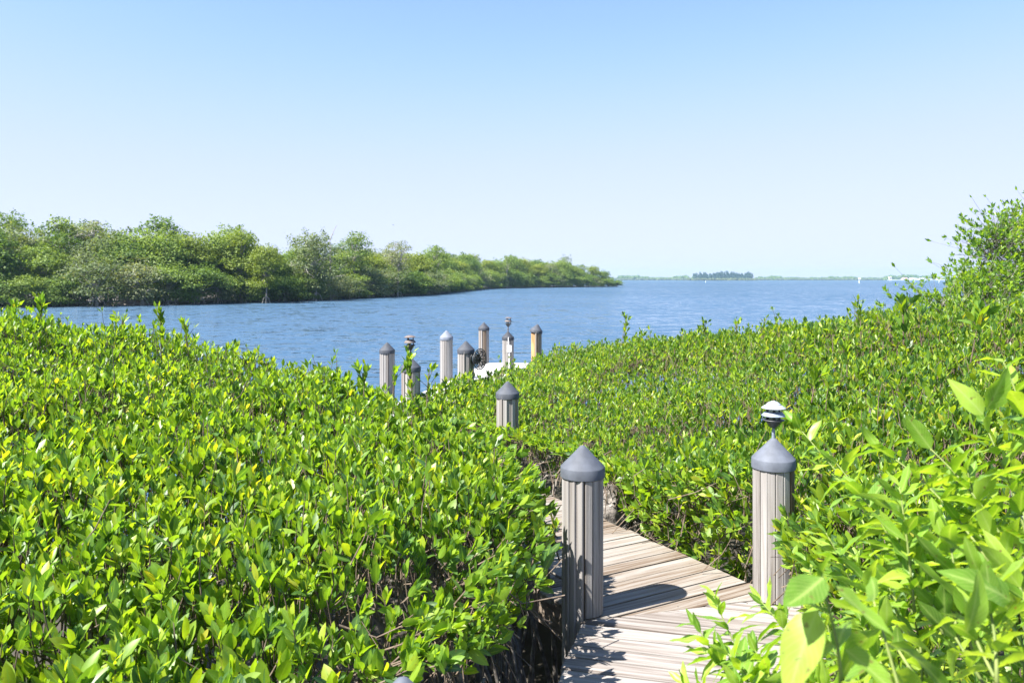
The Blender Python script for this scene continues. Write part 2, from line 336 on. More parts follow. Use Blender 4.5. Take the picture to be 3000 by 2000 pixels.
def deck_section(root, poly, axis, mat, pitch=.143, thick=.038, name='deck_board', seed=1):
    rd = random.Random(seed); ax = np.array(axis, float); ax /= np.linalg.norm(ax); bd = np.array([ax[1], -ax[0]])   # board direction
    P = np.array(poly); s = P @ ax; u = P @ bd; s0 = s.min()
    k = 0
    while s0 + k * pitch < s.max():
        a = s0 + k * pitch + .005; b = s0 + (k + 1) * pitch - .005 - rd.random() * .004
        u0 = u.min() - .02; u1 = u.max() + .02
        jl, jr = rd.uniform(-.008, .012), rd.uniform(-.008, .012)
        strip = [tuple(bd * uu + ax * ss) for uu, ss in ((u0, a), (u1, a), (u1, b), (u0, b))]
        q = strip
        for i in range(len(poly)): q = clip(q, poly[i], poly[(i + 1) % len(poly)])
        k += 1
        if len(q) < 3: continue
        Q = np.array(q); c = Q.mean(0); ang = math.atan2(bd[1], bd[0])
        loc = [((x - c[0]) * bd[0] + (y - c[1]) * bd[1], (x - c[0]) * ax[0] + (y - c[1]) * ax[1]) for x, y in q]
        lx = [p[0] for p in loc]
        loc = [(x + (jr if x > .3 * max(lx) else jl if x < .3 * min(lx) else 0), y) for x, y in loc]
        # drop doubled corners
        pp = [loc[i] for i in range(len(loc)) if math.dist(loc[i], loc[i - 1]) > 1e-4]
        if len(pp) < 3: continue
        mb = MB().prism(pp, -thick, 0, .004)
        board = mb.build(name, mat, root, (c[0], c[1], DECK + rd.uniform(-.003, .002)), (rd.uniform(-.004, .004), 0, ang))
        # screw heads near both ends
        if .5 < c[1] < 8.5:
            nm = MB()
            for e in (min(lx) + .09, max(lx) - .09, (min(lx) + max(lx)) / 2):
                for yy in (-.035, .035):
                    nm.lathe([(.0032, -.002), (.0032, .0008), (.001, .0009)], 6, (e + rd.uniform(-.01, .01), yy, 0))
            nm.build('screw_heads', M['nail'], board)

# near section A, middle section B, both cut along the seam
A_ax = np.array([.255, .967]); A_b = np.array([.967, -.255]); A_l = np.array([.403, 4.70])
B_ax = np.array([-.497, .868]); B_b = np.array([.868, .497]); B_r = np.array([1.5, 5.49])
SEAM0 = np.array([.30, 4.70]); SEAM1 = np.array([1.60, 5.06])
def on(p, d, p2, d2):
    A = np.array([[d[0], -d2[0]], [d[1], -d2[1]]]); t = np.linalg.solve(A, np.array(p2) - np.array(p)); return np.array(p) + t[0] * np.array(d)
sd_ = SEAM1 - SEAM0
A_tl = on(A_l, A_ax, SEAM0, sd_); A_r = A_l + 1.36 * A_b; A_tr = on(A_r, A_ax, SEAM0, sd_)
A_bl = A_tl - 5.6 * A_ax; A_br = A_tr - 5.9 * A_ax
polyA = [tuple(p) for p in (A_bl, A_br, A_tr, A_tl)]
B_l = B_r - 1.30 * B_b; up = np.array([-.01, .005])
B_bl = on(B_l, B_ax, SEAM0, sd_) + np.array([0, .004]); B_br = on(B_r, B_ax, SEAM0, sd_) + np.array([0, .004])
B_tr = B_r + 6.6 * B_ax; B_tl = B_tr - 1.30 * B_b
polyB = [tuple(p) for p in (B_bl, B_br, B_tr, B_tl)]
walk = tag(empty('boardwalk', (0, 0, 0)), 'weathered plank boardwalk turning left between the mangroves', 'boardwalk', kind='structure')
deck_section(walk, polyA, A_ax, M['deck_pale'], seed=3)
deck_section(walk, polyB, B_ax, M['deck_tan'], seed=8)
def stringer(root, p, q, off=0):
    p = np.array(p); q = np.array(q); d = q - p; L = np.linalg.norm(d); a = math.atan2(d[1], d[0])
    MB().box((0, -.02, -.235), (L, .02, -.043)).build('stringer', M['beam'], root, (p[0], p[1], DECK), (0, 0, a))
for f in (.05, .5, .95):
    stringer(walk, A_bl + (A_br - A_bl) * f, A_tl + (A_tr - A_tl) * f); stringer(walk, B_bl + (B_br - B_bl) * f + B_ax * .02, B_tl + (B_tr - B_tl) * f)
for c in (A_bl + 2.2 * A_ax, A_bl + 4.4 * A_ax, B_bl + 2.2 * B_ax, B_bl + 4.6 * B_ax):
    for f in (.2, 1.15):
        b = A_b if c[1] < 4.6 else B_b; q = c + b * f
        MB().lathe([(.09, -1), (.09, DECK - .05)], 14, (q[0], q[1], 0)).build('support_pile', M['pile'], walk, smooth=False)

D_ax = np.array([.23, .973]); D_b = np.array([.973, -.23]); D_l = np.array([-1.69, 14.1])
D0 = D_l - 2.6 * D_ax; polyD = [tuple(p) for p in (D0, D0 + 1.32 * D_b, D0 + 1.32 * D_b + 6.1 * D_ax, D0 + 6.1 * D_ax)]
E0 = D0 + 6.106 * D_ax - .12 * D_b; polyE = [tuple(p) for p in (E0, E0 + 2.5 * D_b, E0 + 2.5 * D_b + 2.05 * D_ax, E0 + 2.05 * D_ax)]
dock = tag(empty('dock', (0, 0, 0)), 'sun-bleached dock platform at the water end of the boardwalk', 'dock', kind='structure')
deck_section(dock, polyD, D_ax, M['dock'], seed=5); deck_section(dock, polyE, D_ax, M['dock'], seed=6)
for f in (.04, .5, .96):
    stringer(dock, D0 + 1.32 * D_b * f, D0 + 1.32 * D_b * f + 6.1 * D_ax); stringer(dock, E0 + 2.5 * D_b * f, E0 + 2.5 * D_b * f + 2.05 * D_ax)
for q in (D0 + .2 * D_b + 1 * D_ax, D0 + 1.1 * D_b + 4.5 * D_ax, E0 + 2.2 * D_b + 1.7 * D_ax, E0 + .3 * D_b + 1.7 * D_ax):
    MB().lathe([(.1, -1), (.1, DECK - .05)], 14, (q[0], q[1], 0)).build('support_pile', M['pile'], dock)

def inside(poly, p):
    n = len(poly); r = False
    for i in range(n):
        (x0, y0), (x1, y1) = poly[i], poly[i - 1]
        if (y0 > p[1]) != (y1 > p[1]) and p[0] < (x1 - x0) * (p[1] - y0) / (y1 - y0) + x0: r = not r
    return r
def on_deck(p): return any(inside(q, p) for q in (polyA, polyB, polyD, polyE))

# ------------------------------------------------------------------ pilings
def plank_mesh(wd, th, name, mat):
    # unit length along x (the grain), chamfered long edges, thickness outwards in z
    h = wd / 2; c = .004
    prof = [(-h, 0), (h, 0), (h, th - c), (h - c, th), (-h + c, th), (-h, th - c)]
    V = [(x, y, z) for x in (0, 1) for y, z in prof]; n = 6
    Fc = [tuple(range(n - 1, -1, -1)), tuple(range(n, 2 * n))] + [(i, (i + 1) % n, n + (i + 1) % n, n + i) for i in range(n)]
    mb = MB().add(V, Fc); me = mb.mesh(name, mat); return me
PM = {}
def get_plank(wd, key):
    k = (round(wd, 3), key)
    if k not in PM: PM[k] = plank_mesh(wd, .019, 'plank', M[key])
    return PM[k]

def piling(X, Y, top, label, cap=.12, D=.272, tilt=(0, 0), seed=0, bare=None, tan=.12, group='capped pilings along the boardwalk', low=None, cone=.128):
    rd = random.Random(seed); g = empty('piling', (X, Y, 0)); tag(g, label, 'piling', group)
    rim = top - cone - .064                       # lower edge of the cap above the deck
    r_out = D / 2 - .010; r_in = r_out - .018
    MB().lathe([(r_in * .97, -.8), (r_in * .97, DECK + rim + .05)], 24).build('core', M['core'], g, smooth=True)
    n = 16
    for k in range(n):
        t = 2 * math.pi * (k + .5 * (seed % 2)) / n + rd.uniform(-.012, .012)
        if bare and bare[0] < (math.degrees(t) % 360) < bare[1]: continue
        wd = 2 * math.pi * r_out / n * rd.choice((.86, .91, .94, .965))
        ca, sa = math.cos(t), math.sin(t)
        deck_here = on_deck((X + ca * r_out, Y + sa * r_out))
        zb = DECK + rd.uniform(.004, .012) if deck_here else (low if low is not None else -.4)
        zt = DECK + rim + .045 - (rd.uniform(.0, .01))
        rr = r_in - .001 + rd.uniform(-.003, .003)
        me = get_plank(wd, 'post_tan' if rd.random() < tan else 'post')
        o = bpy.data.objects.new('plank', me); COL.objects.link(o); o.parent = g
        # x axis up, z axis outwards
        lean = rd.uniform(-.004, .004)
        Rm = Matrix(((lean, sa, ca), (0, -ca, sa), (1, 0, 0)))
        o.matrix_local = Matrix.Translation((ca * rr, sa * rr, zb)) @ Rm.to_4x4() @ Matrix.Diagonal((zt - zb, 1, 1, 1))
    Rr = D / 2
    prof = [(Rr - .004, 0), (Rr, .004), (Rr, .060), (Rr - .003, .066), (Rr * .55, .066 + cone * .46), (.016, .064 + cone * .97), (.007, .064 + cone), (.001, .064 + cone + .001)]
    cp = MB().lathe(prof, 40).build('cap', cap_mat(cap), g, (0, 0, DECK + rim), (tilt[0], tilt[1], 0))
    me = cp.data
    for p in me.polygons: p.use_smooth = True
    me.set_sharp_from_angle(angle=R(35))
    nm = MB()
    for k in range(8):
        t = 2 * math.pi * k / 8 + .3; nm.lathe([(.004, -.003), (.004, .003), (.001, .004)], 6, (math.cos(t) * (Rr - .012), math.sin(t) * (Rr - .012), -.006))
    nm.build('cap_nails', M['nail'], cp)
    return g, DECK + top

P1 = piling(.433, 4.88, 1.014, 'grey-capped piling in front, its lower half in leafy shadow, standing at the boardwalk bend', cap=.082, seed=1)
P2 = piling(1.668, 5.08, 1.02, 'piling with pagoda lamp nearest the camera, partly behind bright leaves', cap=.11, seed=2, tan=.2)
P3 = piling(-.05, 9.13, .86, 'short dark-capped piling standing alone in the middle of the mangroves', cap=.065, seed=3)
P4 = piling(-1.376, 10.83, .97, 'dark-capped piling with rusty open lamp, leafy sprig in front', cap=.065, seed=4)
P5 = piling(-2.18, 13.9, .93, 'leftmost piling in the water, dark cap and pale grey planks', cap=.055, seed=5)
P6 = piling(-1.333, 16.2, .99, 'tall piling with faded pale grey cap beside the dock', cap=.17, seed=6)
P7 = piling(-.717, 12.4, 1.07, 'piling with glossy dark cap holding the ornate hose reel', cap=.055, seed=7)
P8 = piling(-.685, 19.4, .98, 'farthest piling at the dock corner behind the ornate hose reel', cap=.05, seed=8, tan=.35)
P9 = piling(-.09, 17.9, .86, 'piling with white electrical box and rusty lamp on the dock', cap=.04, seed=9)
P10 = piling(.52, 17.3, 1.06, 'rightmost dock piling with tilted dark cap and bare orange wood side', cap=.065, seed=10, bare=(150, 262), tilt=(0, .2), tan=.3)
P0 = piling(-.283, 2.06, 1.0, 'piling cap just peeping through the leaves at the bottom edge', cap=.095, seed=12)

# pagoda path lights standing on caps
def path_light(x, y, z, mats, label, s=1.0, tilt=(0, 0), full=True):
    g = empty('path_light', (x, y, z)); g.rotation_euler = (tilt[0], tilt[1], .3); g.scale = (s, s, s * (1 if full else 1.3))
    tag(g, label, 'lamp', 'pagoda path lights on the pilings')
    ma, mb_, mc = mats
    MB().lathe([(.011, -.02), (.011, .055), (.009, .06), (.009, .085)], 14).build('stem', ma, g, smooth=False)
    MB().lathe([(.012, .075), (.024, .084), (.044, .108), (.052, .118), (.066, .124), (.068, .128), (.046, .130)], 28).build('bowl', mb_, g, smooth=True)
    MB().lathe([(.030, .128), (.030, .206)] if full else [(.012, .128), (.016, .15), (.010, .17)], 20).build('lens' if full else 'bulb', M['glass'], g, smooth=True)
    MB().lathe([(.040, .168), (.073, .152), (.075, .155), (.052, .178), (.040, .180)], 28).build('louver', ma, g, smooth=False)
    for k in range(3):
        t = 2 * math.pi * k / 3
        MB().box((math.cos(t) * .042 - .006, math.sin(t) * .042 - .006, .126), (math.cos(t) * .042 + .006, math.sin(t) * .042 + .006, .212)).build('strut', mb_, g)
    pr = [(.046, .208), (.073, .200), (.075, .203), (.058, .216), (.046, .222), (.044, .227), (.030, .238), (.012, .246), (.001, .248)] if full else [(.046, .206), (.068, .204), (.07, .208), (.05, .216), (.03, .222), (.001, .224)]
    MB().lathe(pr, 28).build('roof', mc, g, smooth=False)
    return g
path_light(1.668, 5.08, P2[1] - .012, (M['lamp'], M['lamp_black'], M['lamp_white']), 'blue-grey pagoda lamp with white top on the nearest lamp piling')
path_light(-1.376, 10.83, P4[1] - .012, (M['lamp_old'], M['lamp_black'], M['lamp_old']), 'crooked rusty lamp above the leafy sprig', 1.08, (.05, -.06), False)
path_light(-.09, 17.9, P9[1] - .012, (M['lamp_old'], M['lamp_black'], M['lamp_old']), 'rusty lamp on thin stem over the electrical box', 1.15, (.0, .03), False)

# white junction box on P9
g = empty('junction_box', (-.06, 17.9 - .14, DECK)); tag(g, 'white electrical junction box with conduit on the dock piling', 'box')
MB().box((-.045, -.035, .42), (.045, .0, .56), .004).build('box_body', M['white'], g)
MB().box((-.049, -.043, .415), (.049, -.036, .565)).build('lid', M['white'], g)
MB().tube([(0, -.02, .0), (0, -.02, .42)], .013, 10).build('conduit', M['white'], g)
MB().tube([(-.02, -.01, .56), (-.02, -.005, .74)], .010, 10).build('conduit', M['white'], g)

# ornate hose reel on P7
g = empty('hose_reel', (-.717 + .12, 12.4 - .05, DECK + .80)); tag(g, 'round black wrought-iron hose reel with scrollwork on a dock piling', 'hose reel')
g.rotation_euler = (0, R(90), R(-36))            # local z = axle, pointing right and towards the viewer
ax_off = .125
def ring(mb, r, rad, z, n=40, c=(0, 0)):
    pts = [(c[0] + r * math.cos(2 * math.pi * k / n), c[1] + r * math.sin(2 * math.pi * k / n), z) for k in range(n + 1)]
    return mb.tube(pts, rad, 8, False)
ring(MB(), .158, .009, ax_off).build('wheel_rim', M['iron'], g, smooth=True)
ring(MB(), .036, .008, ax_off, 20).build('hub_ring', M['iron'], g, smooth=True)
MB().lathe([(.020, -.02), (.020, ax_off + .02)], 14).build('axle', M['iron'], g)
MB().lathe([(.05, .015), (.05, ax_off - .02)], 24).build('drum', M['iron'], g, smooth=False)
hz = []
for k in range(200):
    t = k / 199; hz.append((.068 * math.cos(t * 2 * math.pi * 4), .068 * math.sin(t * 2 * math.pi * 4), .03 + t * (ax_off - .065)))
MB().tube(hz, .012, 6).build('hose', M['hose'], g, smooth=True)
ring(MB(), .085, .007, .012).build('back_rim', M['iron'], g, smooth=True)
for k in range(8):
    a = 2 * math.pi * k / 8; mb = MB()
    for sgn in (-1, 1):
        pts = []
        for i in range(26):                        # a C-scroll from the hub to the rim that curls in at its end
            t = i / 25
            if t < .55: rr = .040 + .108 * t / .55; ph = sgn * (.05 + .26 * math.sin(t / .55 * math.pi * .62)); p = (rr * math.cos(a + ph), rr * math.sin(a + ph))
            else:
                q = (t - .55) / .45 * 2 * math.pi * 1.15; cr = .026 * (1 - .55 * (t - .55) / .45)
                c0 = a + sgn * .17; cc = (.118 * math.cos(c0), .118 * math.sin(c0)); th = c0 + sgn * (.5 + q); p = (cc[0] + cr * math.cos(th), cc[1] + cr * math.sin(th))
            pts.append((p[0], p[1], ax_off))
        mb.tube(pts, .0052, 5)
    mb.tube([(.03 * math.cos(a), .03 * math.sin(a), ax_off), (.156 * math.cos(a), .156 * math.sin(a), ax_off)], .0052, 5)
    mb.build('scroll', M['iron'], g, smooth=True)

# ------------------------------------------------------------------ leaves
def leaf_template(rows, curl=-.10, fold=.16, wave=0, shape='ellipse', w0=.44):
    V = [(0, 0, 0)]; rib = [1.]
    prof = {'ellipse': lambda t: math.sin(math.pi * t ** .92) ** .72, 'lance': lambda t: math.sin(math.pi * t ** .8) ** .95}[shape]
    ys = [(i + 1) / (rows + 1) for i in range(rows)]
    for y in ys:
        hw = w0 / 2 * prof(.06 + .92 * y); z = curl * y * y
        wv = wave * math.sin(y * 11)
        V += [(-hw, y, z + fold * hw + wv), (0, y, z), (hw, y, z + fold * hw - wv * .7)]; rib += [0, 1, 0]
    V.append((0, 1, curl)); rib.append(.7); tip = len(V) - 1
    tri = [(0, 2, 1), (0, 3, 2)]; quad = []
    for r in range(rows - 1):
        a = 1 + 3 * r; quad += [(a, a + 1, a + 4, a + 3), (a + 1, a + 2, a + 5, a + 4)]
    a = 1 + 3 * (rows - 1); tri += [(a, a + 1, tip), (a + 1, a + 2, tip)]
    return np.array(V), np.array(tri), (np.array(quad) if quad else None), np.array(rib)
T_HI = [leaf_template(4, c, f) for c, f in ((-.10, .22), (-.22, .30), (.04, .16))]
T_MID = [leaf_template(2, c, f) for c, f in ((-.12, .22), (.0, .28))]
T_LOW = [leaf_template(1, -.08, .25, w0=.42)]
T_BUT = [leaf_template(6, c, f, wv, 'lance', .40) for c, f, wv in ((-.25, .35, .03), (-.5, .25, -.045), (-.1, .5, .04), (.2, .3, .04))]
T_BUD = [leaf_template(2, 0, 1.2, w0=.10)]

class Leaves:
    def __init__(s): s.pos = []; s.d = []; s.n = []; s.L = []; s.W = []; s.tint = []; s.top = []
    def add(s, pos, d, n, L, W, tint, top):
        for k, v in zip(('pos', 'd', 'n', 'L', 'W', 'tint', 'top'), (pos, d, n, L, W, tint, top)): getattr(s, k).append(np.asarray(v, float))
    def cat(s):
        for k in ('pos', 'd', 'n', 'L', 'W', 'tint', 'top'): setattr(s, k, np.concatenate(getattr(s, k)) if len(getattr(s, k)) else np.zeros((0, 3) if k in 'posdn' else 0))
        return s
    def pick(s, m):
        r = Leaves()
        for k in ('pos', 'd', 'n', 'L', 'W', 'tint', 'top'): setattr(r, k, getattr(s, k)[m])
        return r
    def frames(s):
        d = unit(s.d); n = unit(s.n - d * (s.n * d).sum(-1, keepdims=True)); x = np.cross(d, n)
        return x, d, n

def leaf_arrays(lv, tmpls, tint_amp=1):
    Vs = []; tr = []; qd = []; tint = []; rib = []; o = 0
    N_ = len(lv.L); which = rng.integers(0, len(tmpls), N_); x, d, n = lv.frames()
    for k, (T, tri, quad, rb) in enumerate(tmpls):
        m = np.nonzero(which == k)[0]
        if not len(m): continue
        cw = rng.normal(1, .12, len(m))[:, None, None]
        V = lv.pos[m, None, :] + x[m, None, :] * (T[None, :, 0:1] * (lv.W[m] / .44)[:, None, None]) + d[m, None, :] * (T[None, :, 1:2] * lv.L[m][:, None, None]) + n[m, None, :] * (T[None, :, 2:3] * lv.L[m][:, None, None] * cw)
        nv = len(T); base = o + np.arange(len(m))[:, None, None] * nv
        tr.append((tri[None] + base).reshape(-1, 3))
        if quad is not None: qd.append((quad[None] + base).reshape(-1, 4))
        Vs.append(V.reshape(-1, 3)); tint.append(np.repeat(lv.tint[m] * tint_amp, nv)); rib.append(np.tile(rb, len(m))); o += nv * len(m)
    return np.concatenate(Vs), [a for a in ([np.concatenate(tr)] + ([np.concatenate(qd)] if qd else []))], np.concatenate(tint), np.concatenate(rib)

def merge(parts):
    V = []; tri = []; quad = []; ti = []; ri = []; o = 0
    for v, fs, t, r in parts:
        V.append(v); ti.append(t); ri.append(r)
        for f in fs: (tri if f.shape[1] == 3 else quad).append(f + o)
        o += len(v)
    fs = [np.concatenate(tri)] + ([np.concatenate(quad)] if quad else [])
    return np.concatenate(V), fs, np.concatenate(ti), np.concatenate(ri)

def rosettes(lv, buds, tips, axes, size, pairs=3, top=1., tint_shift=0., spread=1., bud=.8):
    """opposite pairs of leaves up a shoot, the upper pairs more upright, a narrow bud at the tip"""
    Ns = len(tips); axes = unit(axes)
    ref = unit(np.cross(axes, rng.normal(size=(Ns, 3)))); ref2 = np.cross(axes, ref)
    th0 = [9, 20, 32, 48, 72]; sz = [.70, .98, 1.05, 1.0, .9]
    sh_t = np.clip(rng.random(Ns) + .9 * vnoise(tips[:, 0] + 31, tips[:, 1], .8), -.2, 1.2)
    pairs_i = rng.integers(max(1, pairs - 1), pairs + 2, Ns)
    for k in range(pairs + 1):
        m = np.nonzero(pairs_i > k)[0]
        if not len(m): continue
        for side in (0, 1):
            phi = k * math.pi / 2 + side * math.pi + rng.normal(0, .25, len(m))
            rad = ref[m] * np.cos(phi)[:, None] + ref2[m] * np.sin(phi)[:, None]
            th = np.radians(np.clip((th0[k] + rng.normal(0, 11, len(m))) * spread, 4, 120))[:, None]
            d = np.cos(th) * axes[m] + np.sin(th) * rad
            n = np.sin(th) * axes[m] - np.cos(th) * rad + .25 * rng.normal(size=(len(m), 3))
            L_ = size[m] * sz[k] * rng.uniform(.78, 1.15, len(m))
            pos = tips[m] - axes[m] * (k * .022 * size[m] / .09)[:, None] + rad * .003
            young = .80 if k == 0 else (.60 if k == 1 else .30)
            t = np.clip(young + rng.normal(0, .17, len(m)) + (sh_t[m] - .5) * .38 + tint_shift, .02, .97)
            old = rng.random(len(m)) < .003; t[old] = .995
            keep = rng.random(len(m)) > .06
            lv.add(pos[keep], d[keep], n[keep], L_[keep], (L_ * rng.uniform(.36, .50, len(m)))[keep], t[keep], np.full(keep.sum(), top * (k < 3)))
    if buds is not None:
        m = rng.random(Ns) < bud
        buds.add(tips[m], axes[m] + .1 * rng.normal(size=(m.sum(), 3)), ref[m], size[m] * rng.uniform(.5, .75, m.sum()), size[m] * .36, rng.random(m.sum()), np.zeros(m.sum()))

def stems_arrays(tips, axes, length, r0, droop):
    """three-sided shoots below the rosettes"""
    Ns = len(tips); a = unit(axes); x = unit(np.cross(a, np.array([.3, .9, .1]))); y = np.cross(a, x)
    mid = tips - a * (length * .5)[:, None]; low = mid - unit(a + droop) * (length * .6)[:, None]
    V = np.zeros((Ns, 9, 3))
    for r, (c, rad) in enumerate(((tips, .6), (mid, 1.), (low, 1.3))):
        for k in range(3):
            t = 2 * math.pi * k / 3; V[:, r * 3 + k] = c + (x * math.cos(t) + y * math.sin(t)) * (r0 * rad)[:, None]
    q = np.array([(r * 3 + k, r * 3 + (k + 1) % 3, r * 3 + 3 + (k + 1) % 3, r * 3 + 3 + k) for r in (0, 1) for k in range(3)])
    return V.reshape(-1, 3), [(q[None] + np.arange(Ns)[:, None, None] * 9).reshape(-1, 4)]

def poly_dist(poly, P):       # distance to the outline, and inside flags
    P = np.asarray(P); n = len(poly); best = np.full(len(P), 1e9); ins = np.zeros(len(P), bool)
    for i in range(n):
        a = np.array(poly[i - 1]); b = np.array(poly[i]); e = b - a
        t = np.clip(((P - a) @ e) / (e @ e), 0, 1); best = np.minimum(best, np.linalg.norm(P - a - t[:, None] * e, axis=1))
        c = (a[1] > P[:, 1]) != (b[1] > P[:, 1]); ins ^= c & (P[:, 0] < (b[0] - a[0]) * (P[:, 1] - a[1]) / (b[1] - a[1] + 1e-12) + a[0])
    return best, ins

def height_fn(ctrl):
    C = np.array([at(*c) for c in ctrl])
    def h(x, y):
        x = np.asarray(x, float); y = np.asarray(y, float)
        d2 = (x[:, None] - C[None, :, 0]) ** 2 + (y[:, None] - C[None, :, 1]) ** 2 + .12
        wt = d2 ** -1.6; return (wt * C[None, :, 2]).sum(1) / wt.sum(1)
    return h

LEAF_ME = []
for T, tri, quad, rb in T_HI:
    v, fs = T.copy(), [tri] + ([quad] if quad is not None else [])
    LEAF_ME.append(fastmesh('leaf', v, fs, M['leaf'], {'tint': np.zeros(len(v)), 'rib': rb, 'along': v[:, 1] + .03}))
BUT_ME = []
for T, tri, quad, rb in T_BUT:
    BUT_ME.append(fastmesh('leaf', T.copy(), [tri, quad], M['button'], {'tint': np.zeros(len(T)), 'rib': rb, 'along': T[:, 1] + .03}))

def place_single(lv, idx, root, meshes, w0=.44):
    """the leaves that show largest: one object each"""
    x, d, n = lv.frames(); base = np.array(root.location)
    for q, i in enumerate(idx):
        o = bpy.data.objects.new('leaf', meshes[q % len(meshes)]); COL.objects.link(o); o.parent = root
        p = lv.pos[i] - base; a = x[i] * lv.W[i] / w0; b = d[i] * lv.L[i]; c = n[i] * lv.L[i]
        o.matrix_local = Matrix(((a[0], b[0], c[0], p[0]), (a[1], b[1], c[1], p[1]), (a[2], b[2], c[2], p[2]), (0, 0, 0, 1)))

def show_size(lv):
    Y = np.maximum(lv.pos[:, 1], .2); px = 1500 + F * lv.pos[:, 0] / Y; py = HZ + F * (EYE - lv.pos[:, 2]) / Y
    ok = (px > 0) & (px < 3000) & (py > 0) & (py < 2000) & (lv.top > .5)
    face = np.abs((unit(lv.n) * unit(lv.pos - np.array([0, 0, EYE]))).sum(-1))
    return np.where(ok, lv.L / Y * (.35 + face), 0)

def finish_plant(root, lv, buds, stems, mats=('leaf', 'bud', 'twig'), near=4.3, mid=7.5, singles=300, tmp=None, sing_mesh=None, w0=.44):
    base = np.array(root.location); lv.cat()
    ss = show_size(lv); order = np.argsort(-ss)[:singles]; order = order[ss[order] > 0]
    if singles: place_single(lv, order, root, sing_mesh or LEAF_ME, w0)
    rest = np.ones(len(lv.L), bool)
    if singles: rest[order] = False
    dist = np.hypot(lv.pos[:, 0] * .5, lv.pos[:, 1]); parts = []
    for lo, hi, tm in ((0, near, tmp or T_HI), (near, mid, tmp or T_MID), (mid, 1e9, tmp or T_LOW)):
        m = rest & (dist >= lo) & (dist < hi)
        if m.any(): parts.append(leaf_arrays(lv.pick(m), tm))
    V, fs, ti, ri = merge(parts)
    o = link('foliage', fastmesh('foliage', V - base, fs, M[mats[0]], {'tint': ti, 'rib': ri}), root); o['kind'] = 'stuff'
    if buds is not None and buds.pos:
        buds.cat(); V, fs, ti, ri = leaf_arrays(buds, T_BUD)
        o = link('bud_spikes', fastmesh('bud_spikes', V - base, fs, M[mats[1]], {'tint': ti, 'rib': ri}), root); o['kind'] = 'stuff'
    if stems:
        o_ = 0; Vs = []; Fs = []
        for v, f in stems: Vs.append(v); Fs.append(f[0] + o_); o_ += len(v)
        o = link('twigs', fastmesh('twigs', np.concatenate(Vs) - base, [np.concatenate(Fs)], M[mats[2]]), root); o['kind'] = 'stuff'

def in_view(P, margin=.9):    # keep only what the camera, or one a step aside, could see
    return (np.abs(P[:, 0]) < .66 * P[:, 1] + margin) & (P[:, 1] > .6)

